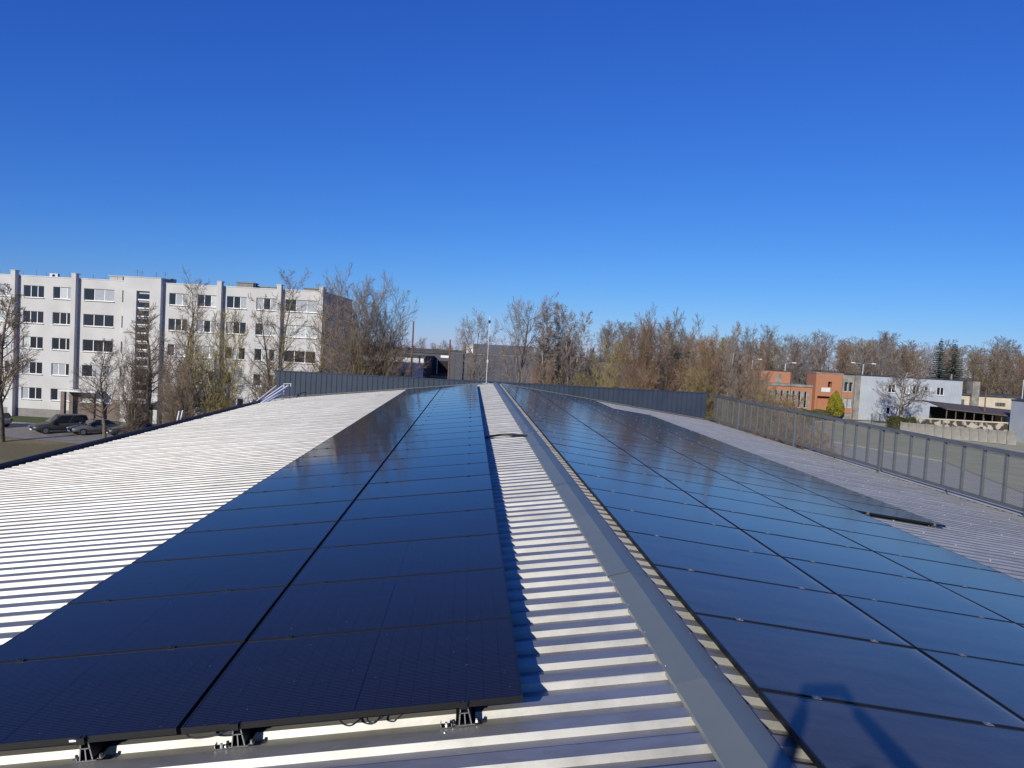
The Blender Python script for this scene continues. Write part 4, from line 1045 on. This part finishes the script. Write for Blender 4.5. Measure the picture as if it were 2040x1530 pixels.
# ------------------------------------------------------------------ bare trees
def grow_tree(seed, H, spec):
    """returns (trunk MB, crown MB); fine twigs are three-sided"""
    r = random.Random(seed); tr, cr = MB(), MB()
    lv = spec['n']; maxl = len(lv)
    rmin = spec.get('rmin', 0.010)
    def rv(): return Vector((r.gauss(0,1), r.gauss(0,1), r.gauss(0,1)))
    def go(level, p, d, L, rad):
        ns = spec['seg'][level]; pts = [p.copy()]; rads = [rad]; dirs = [d.copy()]
        wob, up = spec['wob'][level], spec['up'][level]
        for i in range(ns):
            d = (d + rv()*wob + Vector((0,0,up))).normalized()
            p = p + d*(L/ns); f = (i+1)/ns
            pts.append(p.copy()); rads.append(max(rmin*0.7, rad*(1-f*spec['tap'][level]))); dirs.append(d.copy())
        sink = tr if level <= spec.get('tl', 1) else cr
        sides = 7 if level == 0 else (5 if level == 1 else 3)
        sink.tube(pts, rads, sides, cap=False)
        if level >= maxl: return
        n = lv[level]; st = spec['st'][level]; ga = r.uniform(0, 2*PI)
        for k in range(n):
            t = st + (1-st)*((k+r.uniform(0.1,0.9))/n); q = t*ns; i = min(int(q), ns-1); f = q-i
            pp = pts[i].lerp(pts[i+1], f); dd = dirs[i+1]; rr = rads[i]*(1-f)+rads[i+1]*f
            ga += 2.4 + r.gauss(0, 0.5)
            o = dd.orthogonal().normalized(); o.rotate(Matrix.Rotation(ga, 3, dd))
            an = max(0.12, r.gauss(spec['ang'][level], 0.16)); nd = (dd*math.cos(an) + o*math.sin(an)).normalized()
            sh_ = spec['shape'](t) if level == 0 else (1.15-0.7*t)
            ll = spec['len'][level]*(L if level else H)*sh_*r.uniform(0.75, 1.2)
            go(level+1, pp, nd, ll, max(rmin, rr*spec['rr'][level]))
    stems = spec.get('stems', 1)
    for s_ in range(stems):
        a = r.uniform(0, 2*PI) + s_*2*PI/stems; lean = spec.get('lean', 0.0)*((0.15 + 1.05*((s_*0.618) % 1.0)) if stems > 1 else 1)
        d = Vector((math.sin(lean)*math.cos(a), math.sin(lean)*math.sin(a), math.cos(lean)))
        p = Vector((0.18*math.cos(a)*(stems > 1), 0.18*math.sin(a)*(stems > 1), 0))
        hh = H*(r.uniform(0.88, 1.0)*(1.0-0.28*(lean/max(spec['lean'],.01))**2*spec.get('dome',1)) if stems > 1 else 1.0)
        go(0, p, d, hh, spec['r0']*(r.uniform(0.7,1) if stems > 1 else 1))
    return tr, cr
SP = {}
SP['street'] = dict(n=[36,10,8], seg=[12,6,4,3], wob=[.05,.12,.13,.13], up=[.05,.06,.05,.04], tap=[.93,.8,.7,.55], st=[.22,.15,.1], ang=[.95,.68,.62], len=[.30,.52,.55], rr=[.42,.5,.55], shape=lambda t: 1.0-0.72*max(0,(t-0.35))/0.65, r0=0.23, rmin=0.0115)
SP['tall'] = dict(n=[24,8,6], seg=[12,7,5,3], wob=[.045,.13,.16,.17], up=[.04,.05,.04,.03], tap=[.95,.8,.7,.55], st=[.14,.12,.1], ang=[.88,.72,.68], len=[.27,.52,.55], rr=[.42,.5,.55], shape=lambda t: 1.05-0.70*t, r0=0.22, stems=3, lean=0.13, rmin=0.011)
SP['round'] = dict(n=[18,10,7], seg=[10,7,4,3], wob=[.05,.10,.14,.16], up=[.03,.05,.04,.03], tap=[.93,.8,.7,.55], st=[.10,.12,.1], ang=[.60,.55,.55], len=[.42,.46,.55], rr=[.5,.5,.55], shape=lambda t: 1.0-0.55*t, r0=0.15, stems=16, lean=0.46, rmin=0.0118)
SP['birch'] = dict(n=[32,11,9], seg=[12,6,4,3], wob=[.03,.09,.12,.13], up=[.03,.06,-.02,-.10], tap=[.95,.85,.7,.55], st=[.22,.12,.1], ang=[.66,.6,.6], len=[.20,.48,.60], rr=[.38,.45,.55], shape=lambda t: 1.1-0.75*t, r0=0.15, stems=4, lean=0.12, rmin=0.013)
SP['thicket'] = dict(n=[14,9,7], seg=[9,6,4,3], wob=[.07,.11,.13,.15], up=[.03,.06,.05,.03], tap=[.93,.8,.7,.55], st=[.06,.1,.1], ang=[.66,.62,.6], len=[.34,.5,.58], rr=[.48,.5,.55], shape=lambda t: 1.0-0.5*t, r0=0.10, stems=8, lean=0.36, rmin=0.014)
SP['open'] = dict(n=[13,10,8,4], seg=[8,7,5,3,3], wob=[.05,.13,.15,.15,.15], up=[.02,.05,.05,.04,.03], tap=[.8,.85,.75,.6,.5], st=[.20,.18,.12,.1], ang=[.95,.72,.65,.6], len=[.62,.5,.5,.5], rr=[.58,.5,.55,.6], shape=lambda t: 1.0-0.45*t, r0=0.26, rmin=0.014)
SP['forest'] = dict(n=[24,8,6], seg=[10,5,3,2], wob=[.04,.11,.14,.15], up=[.04,.09,.06,.04], tap=[.95,.8,.7,.5], st=[.25,.15,.1], ang=[.66,.62,.6], len=[.22,.5,.58], rr=[.42,.5,.6], shape=lambda t: 0.75+0.35*math.sin(PI*t), r0=0.17, rmin=0.023)
SP['bush'] = dict(n=[9,7,5], seg=[6,4,3,2], wob=[.10,.15,.15,.15], up=[.03,.05,.03,.0], tap=[.9,.8,.7,.5], st=[.06,.12,.12], ang=[.6,.65,.65], len=[.42,.5,.5], rr=[.5,.6,.7], shape=lambda t: 1.0-0.5*t, r0=0.035, stems=12, lean=0.6, rmin=0.013)
TREE = {}
def tree_proto(key, kind, seed, H, tm, cm):
    a, b = grow_tree(seed, H, SP[kind]); TREE[key] = (a.mesh('trunk', MT[tm], True), b.mesh('crown', MT[cm]), H)
def tree(key, u, d, H, lab, rz=0.0, group=None, name='bare_tree', sx=1.0, lean=None, cat='tree'):
    a, b, h0 = TREE[key]; s_ = H/h0
    t = thing(name, lab, cat, spot(u, d), rz, group)
    t.scale = (s_*sx, s_*sx, s_)
    if lean: t.rotation_euler = (lean[0], lean[1], rz)
    link('trunk', a, t); link('crown', b, t); return t
tree_proto('street1', 'street', 21, 10, 'bark', 'twig'); tree_proto('street2', 'street', 22, 11, 'bark', 'twig')
tree_proto('tall1', 'tall', 31, 15, 'bark', 'twig'); tree_proto('tall2', 'tall', 32, 15, 'bark_moss', 'twig')
tree_proto('round1', 'round', 41, 15, 'bark_moss', 'twig'); 
tree_proto('birch1', 'birch', 51, 15, 'birch', 'twig_grey'); tree_proto('birch2', 'birch', 52, 15, 'birch', 'twig_grey')
tree_proto('thick1', 'thicket', 61, 12, 'bark_moss', 'twig_red'); tree_proto('thick2', 'thicket', 62, 12, 'bark_moss', 'twig_moss'); tree_proto('thick3', 'thicket', 63, 11, 'bark', 'twig')
tree_proto('open1', 'open', 71, 8, 'pale_bark', 'twig_grey'); tree_proto('vase', 'open', 72, 12, 'bark', 'twig_grey')
for i in range(4): tree_proto('forest%d' % i, 'forest', 80+i, 16, 'pale_bark' if i == 1 else 'bark', ('twig', 'twig_grey', 'twig_red', 'twig_moss')[i])
tree_proto('bush', 'bush', 91, 3.5, 'twig', 'twig_red')

# in front of the apartment block
tree('street1', -43.6, 62.3, 12.8, 'bare tree with stout dark trunk at the left picture edge', 0.4)
tree('street2', -36.8, 66, 8.9, 'slim bare tree growing beside the parked cars', 2.0)
tree('street1', -35.6, 71, 12.2, 'bare tree before the stair tower of the apartment block', 3.1)
tree('tall1', -27.6, 61, 15.9, 'tall slender bare tree right of the stair tower', 0.7, sx=0.85)
tree('thick2', -23.0, 58, 12.6, 'bushy mossy bare tree standing before the right half of the block', 1.1, sx=0.6)
tree('tall2', -20.0, 62, 16.9, 'tallest thin bare tree, twin tops rising over the block roof', 2.6, sx=0.8)
tree('tall2', -16.2, 61, 15.7, 'slender mossy bare tree at the corner of the apartment block', 4.2, sx=0.75)
tree('round1', -11.5, 58, 14.6, 'broad rounded bare tree beside the end wall of the block', 0.2, sx=0.78)
for (u, d, h, l) in [(-31.0, 60, 9.0, 'shrubby bare tree below the tall slender one'), (-25.5, 56, 8.5, 'low bushy bare tree behind the left eave'), (-19.0, 57, 8.8, 'low bare tree tucked behind the parapet corner'), (-30.5, 66, 8.0, 'thin brown sapling group beside the entrance')]:
    tree('thick3', u, d, h, l, u*1.3, sx=0.6)
# middle
tree('vase', -4.8, 92, 12.7, 'bare tree left of the lightning rod before the grey hall', 0.5, sx=0.62)
tree('vase', 0.1, 88, 14.9, 'vase-shaped bare tree right of the lightning rod', 2.5, sx=0.62)
tree('birch2', 4.2, 80, 16.2, 'leftmost of the tall pale birches beside the hall', 1.0, 'birches beside the hall', 'birch', 0.95)
tree('birch1', 6.3, 81, 15.6, 'rightmost of the tall pale birches beside the hall', 2.2, 'birches beside the hall', 'birch', 0.9)
tree('birch1', 5.2, 83, 16.6, 'middle one of the tall pale birches beside the hall', 4.0, 'birches beside the hall', 'birch', 0.95)
tree('thick1', 3.2, 76, 9.2, 'brown scrub tree at the foot of the birches', 0.3, sx=0.55)
tree('thick2', 7.0, 77, 8.6, 'mossy scrub tree right of the birches', 1.3, sx=0.5)
# thicket right of the road
TH = [('thick2', 10.6, 76, 12.2, 'olive mossy thicket tree nearest the road, its top rounded'), ('thick1', 13.2, 70, 13.8, 'reddish thicket tree behind the mossy one near the road'),
      ('thick3', 15.6, 74, 14.8, 'tallest brown thicket tree in the middle of the clump'), ('thick1', 17.6, 68, 12.6, 'bushy reddish thicket tree left of the leaning birch'),
      ('thick2', 19.8, 73, 13.0, 'mossy thicket tree just behind the leaning birch'), ('thick3', 22.0, 70, 11.4, 'brown thicket tree right of the leaning birch'),
      ('thick1', 24.4, 78, 11.2, 'reddish thicket tree at the right end of the clump'), ('thick2', 16.4, 64, 9.8, 'low mossy bush tree in front of the clump centre'),
      ('thick1', 12.2, 66, 9.0, 'low reddish scrub tree above the parapet right of the road'), ('thick3', 20.6, 64, 9.4, 'low brown scrub tree above the parapet end'),
      ('thick2', 24.0, 68, 8.6, 'low mossy scrub tree above the railing start'), ('thick1', 27.0, 84, 8.8, 'sparse reddish scrub tree before the low brick wing'),
      ('thick3', 9.6, 95, 11.6, 'brown scrub tree far left in the thicket by the road')]
for i, (k, u, d, h, l) in enumerate(TH): tree(k, u, d, h, l, i*1.7, 'thicket trees beyond the parapet', sx=0.72)
tree('tall1', 13.6, 80, 15.0, 'tall thin bare tree rising from the thicket left of centre', 1.9, sx=0.7)
tree('tall2', 17.4, 80, 15.2, 'tall mossy bare tree rising from the thicket centre', 0.9, sx=0.7)
tree('birch1', 18.9, 66, 14.6, 'pale leaning birch trunk slanting to the right in the thicket', 0.8, None, 'birch', 0.5, (0.0, 0.16))
for i, (u, d) in enumerate([(26, 62), (24, 60), (22, 59), (28.5, 64), (30.0, 74), (33, 88), (35.5, 96), (38, 108), (42, 120)]):
    tree('bush', u, d, 3.2+1.6*(i % 3), 'low tangled brown bush between the railing and the thicket, %s from the left' % ORD[i], i*0.9, 'bushes beyond the railing', 'bare_bush', 1.2, None, 'bush')
# spreading tree before the grey building
tree('open1', 70.9, 132, 10.2, 'spreading bare tree with forked pale limbs before the grey clad building', 0.9, sx=1.25)
# pale tree behind the brick building
tree('vase', 65.5, 176, 16.0, 'pale forked bare tree behind the brick building', 1.2, sx=0.9)
# forest edge
def ORD2(i): return ORD[i] if i < len(ORD) else ('thirty-'+ORD[i-30])
rf = random.Random(4)
n_f = 0
for row, (d0, n) in enumerate([(190, 36), (200, 34), (211, 34)]):
    for i in range(n):
        u = 38 + (i + rf.uniform(-0.4, 0.4))*118/n; d = d0 + rf.uniform(-4, 4)
        if abs(u*d0/182 - 104) < 7 and row == 0: d += 9
        tree('forest%d' % rf.choice([0,0,1,1,2,3]), u*d0/182, d, 16.0*rf.uniform(0.86, 1.06) - (1.5 if u < 60 else 0) , ('bare tree in the front row of the forest edge, %s from the left' % ORD2(i) if row == 0 else 'bare brown tree further inside the forest edge behind the yard'), rf.uniform(0, 6.28), 'bare trees of the forest edge', sx=rf.uniform(1.0, 1.35))
# far wood: one mass
def wood(name, pts, Hs, seed, key='forest0'):
    r = random.Random(seed); V, F = [], []
    off = 0; vs, fs = [], []
    for (u, d) in pts:
        q = r.choice([0, 2, 3])
        for me in TREE['forest%d' % q][:2]:
            n = len(me.vertices); co = np.empty(n*3, np.float32); me.vertices.foreach_get('co', co); co = co.reshape(-1, 3)
            s_ = r.uniform(*Hs)/16; a = r.uniform(0, 6.28); R_ = np.array([[math.cos(a), -math.sin(a), 0],[math.sin(a), math.cos(a), 0],[0,0,1]])
            w = co @ R_.T * np.array([s_*1.3, s_*1.3, s_]) + np.array(spot(u, d))
            nl = len(me.loops); li = np.empty(nl, np.int32); me.loops.foreach_get('vertex_index', li)
            vs.append(w); fs.append(li.reshape(-1, 4) + off); off += n
    Vv = np.concatenate(vs); Ff = np.concatenate(fs)
    me = bpy.data.meshes.new(name); me.vertices.add(len(Vv)); me.vertices.foreach_set('co', Vv.astype(np.float32).ravel())
    me.loops.add(Ff.size); me.loops.foreach_set('vertex_index', Ff.ravel().astype(np.int32)); me.polygons.add(len(Ff))
    me.polygons.foreach_set('loop_start', np.arange(0, Ff.size, 4, dtype=np.int32)); me.update(calc_edges=True); me.validate()
    me.materials.append(MT['twig']); o = link(name, me); o['kind'] = 'stuff'; return o
rw_ = random.Random(9)
wood('far_wood', [(rw_.uniform(30, 240), rw_.uniform(225, 300)) for _ in range(60)], (17, 21), 3)
wood('distant_wood', [(rw_.uniform(-75, 60), rw_.uniform(300, 420)) for _ in range(70)], (9, 12.5), 5)

# ------------------------------------------------------------------ the photographer (only the shadow shows in the picture)
def skin_mesh(name, verts, edges, rad, mat, parent, sub=1):
    me = bpy.data.meshes.new(name); me.from_pydata(verts, edges, []); me.materials.append(mat)
    o = link(name, me, parent)
    m = o.modifiers.new('skin', 'SKIN'); m.use_smooth_shade = True
    for i, r_ in enumerate(rad): me.skin_vertices[0].data[i].radius = (r_, r_)
    me.skin_vertices[0].data[0].use_root = True
    s_ = o.modifiers.new('sub', 'SUBSURF'); s_.levels = sub; s_.render_levels = sub
    return o
fz = roof(0.0) - EYE - 0.03
pr = thing('person', 'person in dark jacket and jeans, arms raised, holding a phone; casts shadow on panels', 'person', (0, 0, EYE))
PV = [(-0.02,-0.62,-1.02), (-0.02,-0.60,-0.86), (-0.02,-0.56,-0.66), (-0.02,-0.53,-0.52), (-0.02,-0.50,-0.42),   # pelvis..neck base
      (-0.10,-0.62,-1.08), (-0.12,-0.58,-1.40), (-0.13,-0.62,fz+0.08), (-0.13,-0.50,fz+0.04),     # left leg
      (0.07,-0.62,-1.08), (0.10,-0.56,-1.40), (0.12,-0.60,fz+0.08), (0.12,-0.48,fz+0.04),
      (-0.19,-0.50,-0.49), (-0.36,-0.34,-0.30), (-0.15,-0.10,-0.055),     # left arm
      (0.15,-0.50,-0.49), (0.34,-0.32,-0.30), (0.12,-0.10,-0.055)]
PE = [(0,1),(1,2),(2,3),(3,4),(0,5),(5,6),(6,7),(7,8),(0,9),(9,10),(10,11),(11,12),(3,13),(13,14),(14,15),(3,16),(16,17),(17,18)]
PR = [0.13,0.13,0.14,0.13,0.055, 0.09,0.062,0.045,0.04, 0.09,0.062,0.045,0.04, 0.065,0.055,0.036, 0.065,0.055,0.036]
skin_mesh('body', PV, PE, PR, MT['jacket'], pr, 2)
hd = bmesh.new(); bmesh.ops.create_uvsphere(hd, u_segments=16, v_segments=12, radius=0.1)
for v in hd.verts: v.co = Vector((v.co.x*0.78, v.co.y*0.95, v.co.z*1.18))
bmesh.ops.transform(hd, matrix=Matrix.Translation((-0.02,-0.47,-0.28)), verts=hd.verts)
me = bpy.data.meshes.new('head'); hd.to_mesh(me); hd.free(); me.materials.append(MT['skin']); h_ = link('head', me, pr)
put(MB().tube([(-0.02,-0.375,-0.27),(-0.02,-0.352,-0.30)], [0.01, 0.016], 6), 'nose', MT['skin'], h_)
put(MB().box(-0.05,0.01,-0.386,-0.378,-0.345,-0.337), 'mouth', MT['tail'], h_)
for x in (-0.052, 0.012): put(MB().box(x-0.012, x+0.012, -0.388, -0.378, -0.272, -0.26), 'eye', MT['black'], h_)
hr = bmesh.new(); bmesh.ops.create_uvsphere(hr, u_segments=14, v_segments=10, radius=0.106)
bmesh.ops.transform(hr, matrix=Matrix.Translation((-0.02,-0.49,-0.255)), verts=hr.verts)
me = bpy.data.meshes.new('hair'); hr.to_mesh(me); hr.free(); me.materials.append(MT['hair']); link('hair', me, h_)
for sgn, wx in ((-1, -0.15), (1, 0.12)):
    hx = sgn*0.085 + (-0.02 if sgn < 0 else 0.0)
    hand = skin_mesh('hand', [(wx,-0.10,-0.055),(hx+sgn*0.03,-0.055,-0.02),(hx+sgn*0.015,-0.035,0.0)], [(0,1),(1,2)], [0.028,0.036,0.03], MT['skin'], pr, 1)
    for q in range(4):
        z = 0.028 - q*0.019; l = (0.9, 1.0, 0.95, 0.75)[q]
        put(MB().tube([(hx+sgn*0.03,-0.045,z*0.7),(hx+sgn*0.028,-0.024,z),(hx+sgn*0.004,-0.0225,z),(hx-sgn*0.02*l,-0.0225,z)], [0.0095,0.009,0.0085,0.007], 6), 'finger', MT['skin'], hand, True)
    put(MB().tube([(hx+sgn*0.03,-0.06,-0.03),(hx+sgn*0.005,-0.050,-0.03),(hx-sgn*0.03,-0.044,-0.015)], [0.012,0.0105,0.008], 6), 'thumb', MT['skin'], hand, True)
ph = put(MB().box(-0.085, 0.085, -0.036, -0.028, -0.04, 0.04), 'phone', MT['black']); ph.location = (0, 0, EYE)
tag(ph, 'black phone held sideways in the raised hands', 'phone')
